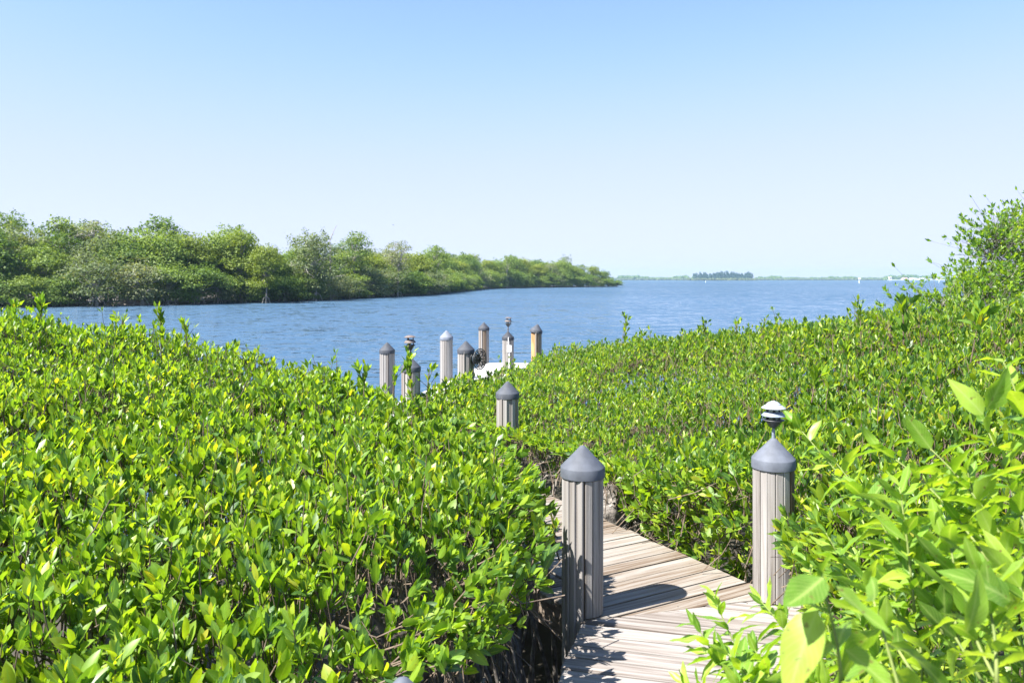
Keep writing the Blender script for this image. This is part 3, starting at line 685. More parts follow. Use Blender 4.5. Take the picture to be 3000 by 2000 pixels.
def hedge(name, label, poly, ctrl, face_segs, seed, dens=(168, 155, 140, 115), size=.080, roots=(), extra=(), base=(0, 0, 0), gap=lambda P, l, d: np.zeros(len(P), bool), rough=.16):
    global rng
    rng = np.random.default_rng(seed)
    root = tag(empty(name, base), label, 'mangrove')
    h = height_fn(ctrl); lv = Leaves(); buds = Leaves(); stems = []
    P_ = np.array(poly); x0, y0 = P_.min(0); x1, y1 = P_.max(0); area = (x1 - x0) * (y1 - y0)
    for layer, dn in enumerate(dens):
        N_ = int(area * dn * 1.0); Q = np.stack([rng.uniform(x0, x1, N_), rng.uniform(y0, y1, N_)], 1)
        dd, ins = poly_dist(poly, Q); m = ins & in_view(Q) & (rng.random(N_) < np.clip(1.25 - .045 * Q[:, 1], .72, 1)); Q = Q[m]; dd = dd[m]
        m = ~gap(Q, layer, dd); Q = Q[m]; dd = dd[m]
        z = h(Q[:, 0], Q[:, 1]) + rough * 1.6 * vnoise(Q[:, 0], Q[:, 1], .62) + rough * vnoise(Q[:, 0] + 9, Q[:, 1], .23) - .28 * np.exp(-dd / .12)
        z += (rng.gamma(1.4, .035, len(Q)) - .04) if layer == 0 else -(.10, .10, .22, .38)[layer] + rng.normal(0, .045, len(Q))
        tips = np.stack([Q[:, 0], Q[:, 1], z], 1)
        ax = np.stack([rng.normal(0, .19, len(Q)), rng.normal(0, .19, len(Q)), np.ones(len(Q))], 1)
        sz = size * rng.uniform(.62, 1.3, len(Q)) * (1 + .4 * vnoise(Q[:, 0], Q[:, 1], .9))
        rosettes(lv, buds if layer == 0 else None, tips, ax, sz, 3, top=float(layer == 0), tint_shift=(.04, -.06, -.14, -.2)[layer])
        q = rng.random(len(Q)) < (1, .6, .35, .25)[layer]; nq = q.sum()
        stems.append(stems_arrays(tips[q], ax[q], rng.uniform(.16, .38, nq), np.full(nq, .0033), rng.normal(0, .4, (nq, 3))))
    # side faces towards the walkway
    for (a, b, zlo, dn) in face_segs:
        a = np.array(a, float); b = np.array(b, float); e = b - a; Ls = np.linalg.norm(e); nrm = np.array([e[1], -e[0]]) / Ls
        N_ = int(Ls * 1.2 * dn); t = rng.random(N_); q = a + t[:, None] * e
        zt = h(q[:, 0], q[:, 1]) - .05; f = rng.random(N_) ** 1.25; z = zt - f * (zt - zlo)
        dep = rng.uniform(-.05, .16, N_) + .10 * np.sin(f * 3) ; q = q + nrm * (dep[:, None] - .08)
        q += nrm * (.22 * vnoise(t * Ls + 3, z, .3))[:, None]
        tips = np.stack([q[:, 0], q[:, 1], z], 1)
        ax = np.stack([nrm[0] * rng.uniform(.2, 1, N_) + rng.normal(0, .35, N_), nrm[1] * rng.uniform(.2, 1, N_) + rng.normal(0, .35, N_), rng.uniform(.25, 1, N_)], 1)
        sz = size * rng.uniform(.85, 1.3, N_)
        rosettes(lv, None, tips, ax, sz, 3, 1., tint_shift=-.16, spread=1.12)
        stems.append(stems_arrays(tips, ax, rng.uniform(.15, .4, N_), np.full(N_, .004), rng.normal(0, .5, (N_, 3)) + np.array([-nrm[0], -nrm[1], 0]) * .6))
    # taller shoots that stand out of the mass
    for (px, py, Y, ln, s) in extra:
        tip = at(px, py + 14, Y); s *= 1.25; k = max(3, int(ln / .055)); lean = rng.normal(0, .10, 2)
        tips = np.array([tip - np.array([lean[0], lean[1], 1]) * ln * i / k for i in range(k)])
        ax = np.tile([lean[0], lean[1], 1.], (k, 1)) + rng.normal(0, .08, (k, 3))
        rosettes(lv, buds, tips, ax, np.full(k, s) * rng.uniform(.8, 1.1, k), 2, 1., tint_shift=-.05, bud=.3)
        stems.append(stems_arrays(tips[:1], ax[:1], np.array([ln * 1.1]), np.array([.005]), np.zeros((1, 3))))
        ns = k
        sa = np.stack([rng.normal(0, .45, ns), rng.normal(0, .4, ns), np.ones(ns)], 1); sd2 = np.repeat(tips[1:], 2, 0)[:ns] if k > 1 else tips[:ns]
        ns = len(sd2); sa = sa[:ns]; rosettes(lv, None, sd2 + unit(sa) * .11, sa, np.full(ns, s * .85), 2, 1.); stems.append(stems_arrays(sd2 + unit(sa) * .11, sa, np.full(ns, .12), np.full(ns, .003), np.zeros((ns, 3))))
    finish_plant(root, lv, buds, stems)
    # arching prop roots and bare branches
    rd = random.Random(seed)
    for (x, y, n, spread, ztop, dx, dy) in roots:
        for k in range(n):
            bx = x + rd.uniform(-spread, spread); by = y + rd.uniform(-spread, spread); zt = ztop * rd.uniform(.7, 1.15)
            ex = bx + dx * rd.uniform(.1, .55) + rd.uniform(-.12, .12); ey = by + dy * rd.uniform(.1, .55) + rd.uniform(-.12, .12)
            pts = []; wob = rd.uniform(-.05, .05)
            for i in range(9):
                t = i / 8; pts.append((bx + (ex - bx) * (1 - (1 - t) ** 2.2) + wob * math.sin(t * 7), by + (ey - by) * (1 - (1 - t) ** 2.2) + wob * math.cos(t * 6), zt - (zt + .35) * t ** 1.35))
            r0 = rd.uniform(.007, .017)
            MB().tube([np.array(p) - np.array(base) for p in pts], [r0 * (1 + .25 * math.sin(i * 1.7)) for i in range(9)], 7).build('prop_root', M['root'], root, smooth=True)
        for k in range(n // 2):
            a0 = np.array([x + rd.uniform(-spread, spread), y + rd.uniform(-spread, spread), ztop * rd.uniform(.6, 1.1)])
            d = np.array([rd.uniform(-1, 1), rd.uniform(-1, 1), rd.uniform(-.3, .25)]); pts = [a0 + d * .12 * i + np.array([rd.uniform(-.02, .02) for _ in range(3)]) for i in range(5)]
            MB().tube([p - np.array(base) for p in pts], [.012, .011, .009, .007, .005], 6).build('branch', M['root'], root, smooth=True)
    return root

# left hedge
L_poly = [(-.3, .9), (-.2, 1.5), (-.22, 2.3), (-.5, 2.75), (-.4, 3.2), (-.15, 3.75), (-.02, 4.25), (-.03, 4.75), (.02, 5.3), (-.15, 6.0), (-.5, 6.8), (-1.1, 7.5), (-1.75, 8.2), (-2.7, 8.8), (-4, 9.2), (-8, 9.7), (-8, .9)]
L_ctrl = [(0, 945, 8.5), (-600, 930, 9), (450, 985, 8.5), (600, 1045, 8.3), (830, 1105, 8), (1000, 1125, 7.7), (1130, 1150, 7.4), (1250, 1195, 6.9), (1400, 1240, 6.3), (1500, 1290, 5.8), (1560, 1400, 4.7),
          (0, 1350, 4), (-300, 1400, 4), (800, 1370, 4.3), (1150, 1400, 4.4), (1400, 1410, 4.5), (0, 2030, 2.35), (-300, 2000, 2.3), (800, 2050, 2.4), (1100, 1930, 2.9), (1350, 1650, 3.4), (1500, 1520, 4.1), (300, 1120, 6), (800, 1180, 6), (1350, 2100, 2.6), (1180, 2120, 2.2)]
L_faces = [((-.2, 1.5), (-.22, 2.3), DECK + .7, 45), ((-.5, 2.75), (-.4, 3.2), DECK + .65, 50), ((-.4, 3.2), (-.15, 3.75), DECK + .4, 70), ((-.15, 3.75), (-.02, 4.25), DECK + .32, 80), ((-.02, 4.25), (-.03, 4.75), DECK + .3, 90), ((-.35, 4.3), (-.12, 5.0), DECK - .45, 26), ((-.03, 4.75), (.02, 5.3), DECK + .3, 90), ((.02, 5.3), (-.15, 6.0), DECK + .1, 90), ((-.15, 6.0), (-.5, 6.8), DECK + .1, 60)]
L_extra = [(120, 872, 8.2, .35, .10), (40, 890, 8.3, .25, .09), (470, 900, 8.0, .40, .09), (360, 915, 8.1, .3, .085), (540, 935, 8.1, .2, .085), (330, 935, 8.3, .2, .085), (1196, 1030, 6.6, .30, .078), (1255, 1078, 6.9, .25, .07), (1070, 1072, 7.0, .22, .09),
           (840, 1085, 7.6, .2, .08), (720, 1030, 8, .2, .08), (1155, 1085, 7.0, .15, .08), (1570, 1440, 5.1, .2, .085), (1620, 1560, 4.8, .12, .085)]
hedge('mangrove_hedge', 'bright green mangrove hedge filling the left foreground beside the boardwalk', L_poly, L_ctrl, L_faces, 21,
      roots=[(-.35, 4.55, 18, .25, 1.35, .35, .25), (-.15, 4.85, 12, .2, 1.3, .3, .2), (-.55, 4.2, 16, .25, 1.35, .35, .3), (-.75, 3.8, 10, .25, 1.35, .3, .3), (.05, 5.2, 6, .15, 1.2, .1, .1)], extra=L_extra, base=(-2.5, 4.5, 0), gap=lambda P, l, d: (l >= 2) & (d < (.3, .3, .4, .5)[l]) & (P[:, 1] > 2.7) & (P[:, 1] < 5.1) & (P[:, 0] > -1.2))

# right hedge behind the bend, wrapping round the lamp piling
R_poly = [(1.55, 2.6), (1.6, 3.4), (1.7, 4.1), (1.78, 4.6), (1.98, 4.95), (1.85, 5.3), (1.62, 5.55), (1.28, 6.15), (1.02, 6.85), (.86, 7.5), (.5, 8.1), (.1, 8.6), (-.2, 9.0), (-.78, 9.8), (-1.18, 10.6), (-1.22, 11.2), (-.92, 12.2), (-.45, 13.2), (-.05, 14.5), (.42, 16.3), (.95, 17), (3, 16.4), (6, 15.5), (10.5, 14.5), (10.5, 2.6)]
R_ctrl = [(1265, 1140, 11), (1400, 1116, 12), (1560, 1096, 14), (1640, 1078, 14.5), (1800, 1015, 14), (2000, 1000, 13), (2100, 995, 12), (2350, 970, 11), (2650, 905, 10), (2950, 930, 9), (3200, 900, 9), (1500, 1185, 10), (1600, 1255, 8.6), (1800, 1160, 10), (2100, 1160, 8.5), (2400, 1100, 8), (2700, 1080, 7.5), (1650, 1310, 8.0), (1900, 1330, 7.3), (2150, 1330, 6.5),
          (2450, 1360, 5.3), (2750, 1300, 5), (2950, 1250, 5), (3300, 1250, 5), (2500, 1650, 3.9), (2700, 1600, 3.8), (2950, 1550, 3.6), (2600, 1900, 3.1), (3000, 1900, 2.9), (2340, 1420, 5.0)]
R_faces = [((1.55, 2.6), (1.6, 3.4), DECK + .15, 80), ((1.6, 3.4), (1.7, 4.1), DECK + .2, 90), ((1.7, 4.1), (1.78, 4.6), DECK + .35, 100), ((1.78, 4.6), (1.98, 4.95), DECK + .2, 110), ((1.85, 5.3), (1.62, 5.55), DECK - .25, 130), ((1.62, 5.55), (1.28, 6.15), DECK - .15, 150), ((1.28, 6.15), (1.02, 6.85), DECK - .05, 140), ((1.02, 6.85), (.86, 7.5), DECK + .22, 70), ((.86, 7.5), (.5, 8.1), DECK + .36, 60), ((.5, 8.1), (.1, 8.6), DECK + .36, 60), ((.1, 8.6), (-.2, 9.0), DECK + .3, 60), ((-.2, 9.0), (-.78, 9.8), DECK, 60), ((-.78, 9.8), (-1.18, 10.6), DECK, 60), ((-1.18, 10.6), (-1.22, 11.2), DECK, 60)]
R_extra = [(1835, 915, 12.5, .55, .075), (1690, 1000, 13, .3, .07), (1880, 960, 13, .25, .07), (2060, 930, 12, .35, .075), (2155, 930, 11.5, .35, .075), (2240, 925, 11.5, .5, .07), (2260, 960, 11.5, .3, .07), (2380, 945, 11, .25, .07), (2645, 880, 6.2, .26, .095), (2520, 890, 8.5, .35, .085), (2690, 915, 6.6, .2, .10), (2590, 920, 8, .25, .08), (2440, 935, 9, .25, .075), (1640, 1035, 14.2, .25, .07), (2870, 910, 6, .3, .11), (2480, 1010, 7, .2, .09), (2390, 1080, 6.5, .2, .1)]
hedge('mangrove_hedge', 'broad mangrove thicket behind the boardwalk bend reaching to the right edge', R_poly, R_ctrl, [(b, a, z, n) for a, b, z, n in R_faces], 33, size=.083, dens=(160, 135, 105, 75), gap=lambda P, l, d: (l >= 2) & (d < .6) & (P[:, 1] > 6.8) & (P[:, 1] < 8.8) & (P[:, 0] < 1.8),
      roots=[(1.0, 7.5, 16, .25, 1.15, -.12, -.35), (1.15, 7.15, 12, .2, 1.1, -.1, -.2), (.5, 8.3, 14, .3, 1.15, -.2, -.25), (.9, 8.0, 12, .3, 1.15, .2, -.2), (1.7, 5.9, 8, .15, .8, -.1, -.1)], extra=R_extra, base=(3.5, 8, 0))

# pale rough stump of an old mangrove beside the bend
def lump(name, c, r, mat, seed, amp=.35, n=(22, 30), sc=2.2, zs=1.0):
    rd = np.random.default_rng(seed); A = rd.normal(size=(14, 3)) * sc; ph = rd.uniform(0, 6.3, 14)
    V = []
    for i in range(n[0] + 1):
        for k in range(n[1]):
            th = math.pi * i / n[0]; t = 2 * math.pi * k / n[1]; u = np.array([math.sin(th) * math.cos(t), math.sin(th) * math.sin(t), math.cos(th)])
            f = 1 + amp * sum(math.sin(A[q] @ u + ph[q]) / (1 + .35 * q) for q in range(14)) / 3
            V.append(u * f * np.array(r))
    Fc = [(i * n[1] + k, (i + 1) * n[1] + k, (i + 1) * n[1] + (k + 1) % n[1], i * n[1] + (k + 1) % n[1]) for i in range(n[0]) for k in range(n[1])]
    return MB().add(V, Fc).build(name, mat, None, c, smooth=True)
M['stump'] = plain_mat('stump_bark', (.06, .052, .046), .95, .6, 22, bump=1.0, col2=(.30, .27, .245))
st = lump('tree_stump', (.86, 7.2, DECK - .2), (.16, .2, .34), M['stump'], 4, .5, sc=4.5)
tag(st, 'rough pale grey mangrove stump beside the boardwalk bend', 'stump')
MB().tube([(0, .0, -1.2), (0, 0, -.2)], [.2, .14], 12).build('root_base', M['stump'], st, smooth=True)

# ------------------------------------------------------------------ leafy buttonwood bush at the lower right, close to the camera
def buttonwood(label, stems_def, seed, base, cat='bush', singles=300, hang=()):
    global rng
    rng = np.random.default_rng(seed); rd = random.Random(seed)
    root = tag(empty('buttonwood_bush', base), label, cat); lv = Leaves()
    for (p0, p1, n, L_, bend) in stems_def:
        n = int(n * 1.7) if L_ < .1 else n + 3; L_ *= 1.1
        p0 = np.array(p0); p1 = np.array(p1); ln = np.linalg.norm(p1 - p0); d0 = (p1 - p0) / ln
        side = unit(np.cross(d0, rng.normal(size=3))); pts = []
        for i in range(8):
            t = i / 7; pts.append(p0 + (p1 - p0) * t + side * bend * ln * math.sin(t * math.pi) + np.array([0, 0, -1]) * 0)
        MB().tube([p - np.array(base) for p in pts], [.0036 - .0022 * i / 7 for i in range(8)], 6).build('branch', M['green_twig'], root, smooth=True)
        pts = np.array(pts)
        for k in range(n):
            t = .12 + .88 * k / max(1, n - 1); f = t * 7; i = min(6, int(f)); p = pts[i] + (pts[i + 1] - pts[i]) * (f - i); a = unit(pts[i + 1] - pts[i])
            phi = k * 2.4 + rd.uniform(-.4, .4); r1 = unit(np.cross(a, np.array([.2, .4, 1.]))); r2 = np.cross(a, r1); rad = r1 * math.cos(phi) + r2 * math.sin(phi)
            th = R((62 if t < .9 else 32) + rd.uniform(-14, 14)); d = a * math.cos(th) + rad * math.sin(th) + np.array([0, 0, -.75 if L_ > .105 else rd.uniform(-.35, .2)]); nn = a * math.sin(th) - rad * math.cos(th) + np.array([0, 0, .5]) + .3 * rng.normal(size=3)
            l = L_ * rd.uniform(.7, 1.15) * (1 if t < .92 else .7)
            lv.add([p], [d], [nn], [l], [l * rd.uniform(.32, .42)], [min(.97, max(.02, rd.gauss(.5 + .25 * t, .2)))], [1.])
    for (a, b, tilt, wr) in hang:
        a = np.array(a); b = np.array(b); l = np.linalg.norm(b - a); lv.add([a], [b - a], [np.array(tilt, float)], [l], [l * wr], [.75], [1.])
    finish_plant(root, lv, None, None, ('button', 'bud', 'twig'), tmp=T_BUT, singles=singles, sing_mesh=BUT_ME, w0=.40)
    return root
rr_ = random.Random(4); defs = []
def stem(px0, py0, px1, py1, Y0, Y1, n, L_, bend=.06): defs.append((at(px0, py0, Y0), at(px1, py1, Y1), n, L_, bend))
# the stem with the two large hanging leaves, the sprays over the planks, and the mass behind them
stem(2460, 2150, 2405, 1700, 1.0, 1.02, 3, .06); stem(2700, 2250, 2560, 1760, 1.05, 1.15, 8, .10)
stem(2330, 2130, 2090, 1745, 1.9, 2.1, 15, .075); stem(2480, 2150, 2060, 1905, 1.9, 2.0, 14, .07); stem(2400, 2050, 2300, 1800, 2.1, 2.2, 10, .075); stem(2350, 2200, 2150, 1990, 1.7, 1.8, 9, .075)
stem(2950, 2050, 2780, 1560, 1.3, 1.5, 11, .085); stem(2920, 2000, 2860, 1650, 1.2, 1.3, 9, .09); stem(3060, 1800, 2880, 1230, 1.6, 1.75, 14, .085); stem(3080, 1500, 2940, 1060, 1.6, 1.7, 10, .085)
stem(2800, 1800, 2330, 1240, 2.1, 2.5, 16, .085); stem(2850, 1700, 2430, 1330, 1.9, 2.3, 15, .085); stem(2900, 1650, 2560, 1300, 1.8, 2.1, 13, .085); stem(2700, 1800, 2500, 1420, 1.9, 2.0, 12, .085); stem(2980, 1650, 2700, 1290, 1.7, 1.9, 12, .085)
stem(2880, 2000, 2620, 1560, 1.6, 1.8, 14, .085); stem(2750, 2100, 2560, 1640, 1.7, 1.9, 14, .08); stem(2650, 2150, 2420, 1880, 1.6, 1.7, 10, .08)
for a in ((2250, 2120, 2040, 1830, 1.95, 2.05), (2300, 2160, 2120, 1900, 1.8, 1.9), (2200, 2150, 2000, 2000, 1.85, 1.9), (2420, 2050, 2230, 1760, 2.0, 2.1), (2380, 2130, 2210, 1900, 1.75, 1.85), (2500, 2080, 2330, 1950, 1.6, 1.7), (2450, 2000, 2360, 1640, 2.1, 2.2), (2560, 1900, 2420, 1560, 2.0, 2.1)):
    stem(*a, rr_.randint(13, 17), .075)
for k in range(34):
    px = rr_.uniform(2500, 3150); py = rr_.uniform(1330, 1950) + max(0, 2750 - px) * .5; Y = rr_.uniform(1.7, 2.7)
    stem(px + rr_.uniform(20, 160), py + rr_.uniform(250, 420), px, py, Y - rr_.uniform(0, .3), Y, rr_.randint(10, 15), rr_.uniform(.07, .09), .08)
buttonwood('light green wavy-leaved bush close to the camera at the lower right', defs, 51, (1.1, 1.9, 0), hang=[(at(2395, 1785, 1.0), at(2285, 2040, .96), (-.5, -.6, .5), .45), (at(2412, 1690, 1.0), at(2300, 1800, .97), (-.3, -.5, .9), .62), (at(2450, 1715, 1.0), at(2590, 1880, .97), (.5, -.5, .8), .36), (at(2475, 1900, 1.02), at(2640, 2030, .98), (.3, -.6, .8), .42), (at(2440, 1880, 1.03), at(2330, 1945, .99), (-.2, -.6, .8), .3), (at(2960, 1760, 1.25), at(2840, 1660, 1.22), (-.2, -.7, .7), .45), (at(2830, 1850, 1.2), at(2900, 1690, 1.18), (.3, -.8, .5), .42), (at(2890, 1200, 1.65), at(2960, 1080, 1.62), (.2, -.8, .5), .5), (at(2880, 1215, 1.65), at(2790, 1110, 1.66), (-.4, -.7, .5), .45)])

# ------------------------------------------------------------------ tall mangrove at the right edge
def big_mangrove():
    global rng
    rng = np.random.default_rng(71); rd = random.Random(71)
    base = np.array([10.4, 15.2, 0.]); root = tag(empty('mangrove_tree', base), 'tall airy mangrove tree rising above the thicket at the right edge', 'tree')
    lv = Leaves(); stems = []
    clumps = [(2985, 640, 14.5), (2930, 650, 14.2), (2880, 640, 14), (2850, 690, 14), (2960, 690, 14.3), (2900, 720, 13.8), (2840, 760, 13.6), (2960, 760, 14.2), (2900, 790, 13.5), (2830, 810, 13.2), (2990, 820, 14), (2930, 840, 13.3), (2860, 860, 13), (2790, 835, 13.2), (2780, 880, 12.6), (2700, 850, 12.5), (2720, 880, 12.3), (3060, 700, 14.5), (3100, 620, 14.8), (3060, 560, 14.8), (3150, 760, 14.5), (3080, 800, 14), (2960, 900, 12.5), (2850, 920, 12.2), (2760, 930, 11.8), (3040, 880, 13), (2990, 740, 13.6), (2890, 680, 13.9), (2920, 615, 14.4), (2820, 790, 13.5), (2870, 820, 13.1), (3010, 600, 14.8), (2940, 790, 13.6), (2800, 905, 12), (2900, 900, 12.2)]
    MB().tube([(0, 0, -.4), (-.1, -.1, .9), (-.3, -.3, 2.0), (-.5, -.4, 3.0)], [.13, .11, .09, .06], 10).build('trunk', M['bark'], root, smooth=True)
    for (dx, dy) in ((-.5, -.5), (.4, -.4), (-.3, .5), (.5, .3), (-.9, -.1)):
        MB().tube([(-.08, -.08, 1.0), (dx * .5, dy * .5, .75), (dx * .9, dy * .9, .2), (dx, dy, -.4)], .03, 8).build('prop_root', M['root'], root, smooth=True)
    fork = [np.array([-.3, -.3, 2.0]), np.array([-.5, -.4, 3.0]), np.array([-.2, -.15, 1.4])]
    for (px, py, Y) in clumps:
        c = at(px + 40, py + 20, Y); l = c - base
        f0 = fork[0] if l[2] < 3.1 else fork[1]
        if l[2] < 2.2: f0 = fork[2]
        mid = f0 * .45 + l * .55 + np.array([0, 0, -.18]); end = l + np.array([0, 0, -.05])
        MB().tube([f0, f0 * .7 + l * .3 + np.array([0, 0, -.15]), mid, end], [.028, .020, .013, .005], 6).build('limb', M['bark'], root, smooth=True)
        n = rd.randint(58, 74); rad = .47
        off = rng.normal(size=(n, 3)) * np.array([rad, rad, rad * .55]) * .62
        tips = c + off; ax = off * .9 + np.array([-.15, -.2, .55]) + rng.normal(0, .25, (n, 3))
        rosettes(lv, None, tips, ax, np.full(n, .104) * rng.uniform(.75, 1.15, n), 3, 1., tint_shift=-.05, spread=1.1)
        a = unit(tips - (c + np.array([.1, .1, -.25]))); stems.append(stems_arrays(tips, a, np.linalg.norm(tips - c, axis=1) + .12, np.full(n, .003), np.zeros((n, 3))))
    finish_plant(root, lv, None, stems, ('leaf', 'bud', 'bark'), near=3, mid=11, singles=120)
big_mangrove()

# ------------------------------------------------------------------ trees of the bank across the channel
def crown_mesh(seed, rx, zlo, zhi, nblob, nleaf, ls, mat, dens_in=.35, flat=.8, lean=0):
    r = np.random.default_rng(seed); V = []; tint = []
    H = zhi - zlo; cz = (zlo + zhi) / 2; cs = []; br = []
    for k in range(nblob):
        zf = (k + r.random()) / nblob; ph = r.uniform(0, 6.28); pr = math.sqrt(max(.08, 1 - (2 * zf - .9) ** 2 * .8)); q = r.uniform(.35, .85)
        c = np.array([math.cos(ph) * rx * pr * q, math.sin(ph) * rx * pr * q, zlo + H * (.08 + .78 * zf)]); cs.append(c); br.append(r.uniform(.22, .50) * min(rx, H / 2))
    cs = np.array(cs); br = np.array(br); wts = br ** 2 / (br ** 2).sum()
    b = r.choice(nblob, nleaf, p=wts); u = unit(r.normal(size=(nleaf, 3))); u[:, 2] = np.where(u[:, 2] < -.25, -u[:, 2] * .6, u[:, 2])
    rad = br[b] * np.where(r.random(nleaf) < dens_in, r.uniform(.4, .9, nleaf), r.uniform(.80, 1.30, nleaf))
    P = cs[b] + unit(u) * rad[:, None] * np.array([1.15, 1.15, flat]); P[:, 2] = np.maximum(P[:, 2], .05 + r.random(nleaf) * .3)
    nt_ = 46; tb = r.integers(0, nblob, nt_); tu = unit(r.normal(size=(nt_, 3)) + np.array([0, 0, .7])); tc = cs[tb] + tu * (br[tb] * r.uniform(1.1, 1.55, nt_))[:, None]
    k0 = nt_ * 22; P[:k0] = np.repeat(tc, 22, 0) + r.normal(size=(k0, 3)) * .2; P[:, 2] = np.maximum(P[:, 2], .05)      # loose sprigs beyond the clumps
    nrm = unit(u * .8 + r.normal(size=(nleaf, 3)) * .55 + np.array([0, 0, .35])); d = unit(np.cross(nrm, r.normal(size=(nleaf, 3)))); x = np.cross(d, nrm)
    L_ = ls * r.uniform(.6, 1.35, nleaf)[:, None]; W_ = L_ * r.uniform(.4, .7, nleaf)[:, None]
    Vv = np.stack([P - d * L_ / 2, P + x * W_ / 2 + nrm * L_ * .08, P + d * L_ / 2, P - x * W_ / 2 + nrm * L_ * .08], 1).reshape(-1, 3)
    q = (np.array([0, 1, 2, 3])[None] + np.arange(nleaf)[:, None] * 4)
    bt = r.uniform(0, .6, nblob); ti = np.clip(bt[b] + r.uniform(0, .35, nleaf), 0, .98)
    return fastmesh('crown', Vv, [q], mat, {'tint': np.repeat(ti, 4) * .5, 'rib': np.zeros(nleaf * 4)}), cs, br

def trunk_mesh(seed, cs, br, zlo, zhi, mat, twigs=0, rx=2.5):
    rd = random.Random(seed); mb = MB(); top = np.array([rd.uniform(-.3, .3), rd.uniform(-.3, .3), zlo + (zhi - zlo) * .45])
    mb.tube([(0, 0, -.3), (top[0] * .3, top[1] * .3, top[2] * .5), tuple(top)], [.14, .11, .07], 7)
    for c in cs: mb.tube([top * np.array([.6, .6, .7]), (top + c) / 2 + np.array([0, 0, -.2]), c], [.06, .045, .02], 5)
    for k in range(twigs):
        i = rd.randrange(len(cs)); u = unit(np.array([rd.gauss(0, 1), rd.gauss(0, 1), rd.gauss(.3, .8)])); c = cs[i]
        e = c + u * br[i] * rd.uniform(1.0, 1.35); m = (c + e) / 2 + np.array([rd.uniform(-.15, .15), rd.uniform(-.15, .15), rd.uniform(-.1, .1)])
        mb.tube([c, m, e], [.035, .025, .012], 4, False)
    for k in range(4):
        t = k * 1.57 + rd.random(); mb.tube([(0, 0, .9), (math.cos(t) * .5, math.sin(t) * .5, .6), (math.cos(t) * .8, math.sin(t) * .8, -.3)], .04, 5)
    return mb.mesh('trunk', mat)

TV = {}
def variant(key, seed, rx, zlo, zhi, nb, nl, ls, mat, twigs=0, **kw):
    cm, cs, br = crown_mesh(seed, rx, zlo, zhi, nb, nl, ls, M[mat], **kw)
    TV.setdefault(key, []).append((cm, trunk_mesh(seed, cs, br, zlo, zhi, M['dead'] if twigs else M['bark'], twigs, rx)))
for s in range(4): variant('fringe', 100 + s, 3.0, -.2, 5.2, 28, 7500, .25, 'far_leaf', dens_in=.25)
for s in range(3): variant('fringe_grey', 120 + s, 3.0, -.1, 5.6, 28, 6000, .23, 'far_grey', twigs=40)
for s in range(4): variant('mid', 140 + s, 3.2, .6, 8.4, 34, 9000, .27, 'far_leaf')
for s in range(3): variant('mid_grey', 160 + s, 3.1, .6, 8.4, 34, 7000, .25, 'far_grey', twigs=60)
for s in range(2): variant('yellow', 180 + s, 2.9, 1.5, 9.0, 30, 8000, .27, 'far_yellow')
for s in range(3): variant('tall', 190 + s, 2.4, 4.2, 10, 20, 3800, .25, 'far_leaf', twigs=30, dens_in=.15)
for s in range(2): variant('tall_grey', 200 + s, 2.4, 4.2, 10, 20, 2800, .22, 'far_grey', twigs=70, dens_in=.15)

def far_tree(key, k, x, y, s, rz, label, group=None, sz=None):
    cm, tm = TV[key][k % len(TV[key])]
    g = empty('mangrove_tree', (x, y, .15), rz); g.scale = (s, s, sz or s); tag(g, label, 'tree', group)
    link('crown', cm, g); link('trunk', tm, g)
    return g
seg = np.linalg.norm(np.diff(SH, axis=0), axis=1); cum = np.concatenate([[0], np.cumsum(seg)])
def along(d):
    i = min(len(seg) - 1, int(np.searchsorted(cum, d, 'right') - 1)); t = (d - cum[i]) / seg[i]; p = SH[i] + (SH[i + 1] - SH[i]) * t
    e = (SH[i + 1] - SH[i]) / seg[i]; return p, np.array([-e[1], e[0]])
rd = random.Random(77)
GRP = {'fringe': 'low green mangroves along the far waterline', 'fringe_grey': 'low grey mangroves along the far waterline', 'mid': 'green mangroves of the far wood', 'mid_grey': 'grey-green mangroves of the far wood', 'yellow': 'yellowish mangroves of the far wood', 'tall': 'taller open mangroves of the far wood', 'tall_grey': 'sparse grey mangroves of the far wood'}
LBL = {'fringe': 'low green mangrove overhanging the water along the far bank', 'fringe_grey': 'low grey twiggy mangrove at the waterline of the far bank', 'mid': 'full green mangrove in the wood on the far bank', 'mid_grey': 'grey-green twiggy mangrove in the wood on the far bank', 'yellow': 'yellowish green mangrove in the wood on the far bank', 'tall': 'taller open-crowned mangrove at the back of the far bank', 'tall_grey': 'sparse grey taller mangrove at the back of the far bank'}
for row, (off, step, kinds) in enumerate(((.2, 2.9, ('fringe', 'fringe', 'fringe', 'fringe_grey')), (3.6, 4.2, ('mid', 'mid', 'mid_grey', 'mid', 'yellow')), (7.5, 5.0, ('mid', 'mid', 'mid_grey', 'tall')), (11.5, 5.0, ('tall', 'mid', 'tall_grey', 'mid', 'mid_grey')), (16, 5.0, ('mid', 'mid', 'mid_grey', 'tall')))):
    d = rd.random() * 2
    while d < cum[-1] - .5:
        p, nn = along(d); q = p + nn * (off + rd.uniform(-.9, .9)) if nn[1] > 0 else p - nn * off
        far = q[1] > 220; end = max(0, 1 - (cum[-1] - d) / 26)
        key = rd.choice(kinds); s = rd.uniform(.72, 1.15) * (1.12 if far else 1.0)
        hs = {0: .9, 1: 1.0, 2: 1.0, 3: .98, 4: 1.02}[row] * (1 - .5 * end) * (.95 if q[1] < 112 else .86 if q[1] < 230 else 1)
        if row == 0 and abs(q[0] + 44.9) < 1.7: d += 2; continue
        if q[1] < 330 and not (row > 1 and end > .6): far_tree(key, rd.randrange(9), q[0], q[1], s * (1.2 - .35 * end), rd.uniform(0, 6.3), LBL[key], GRP[key], s * hs)
        d += step * rd.uniform(.8, 1.25) * (1.5 if far else 1)
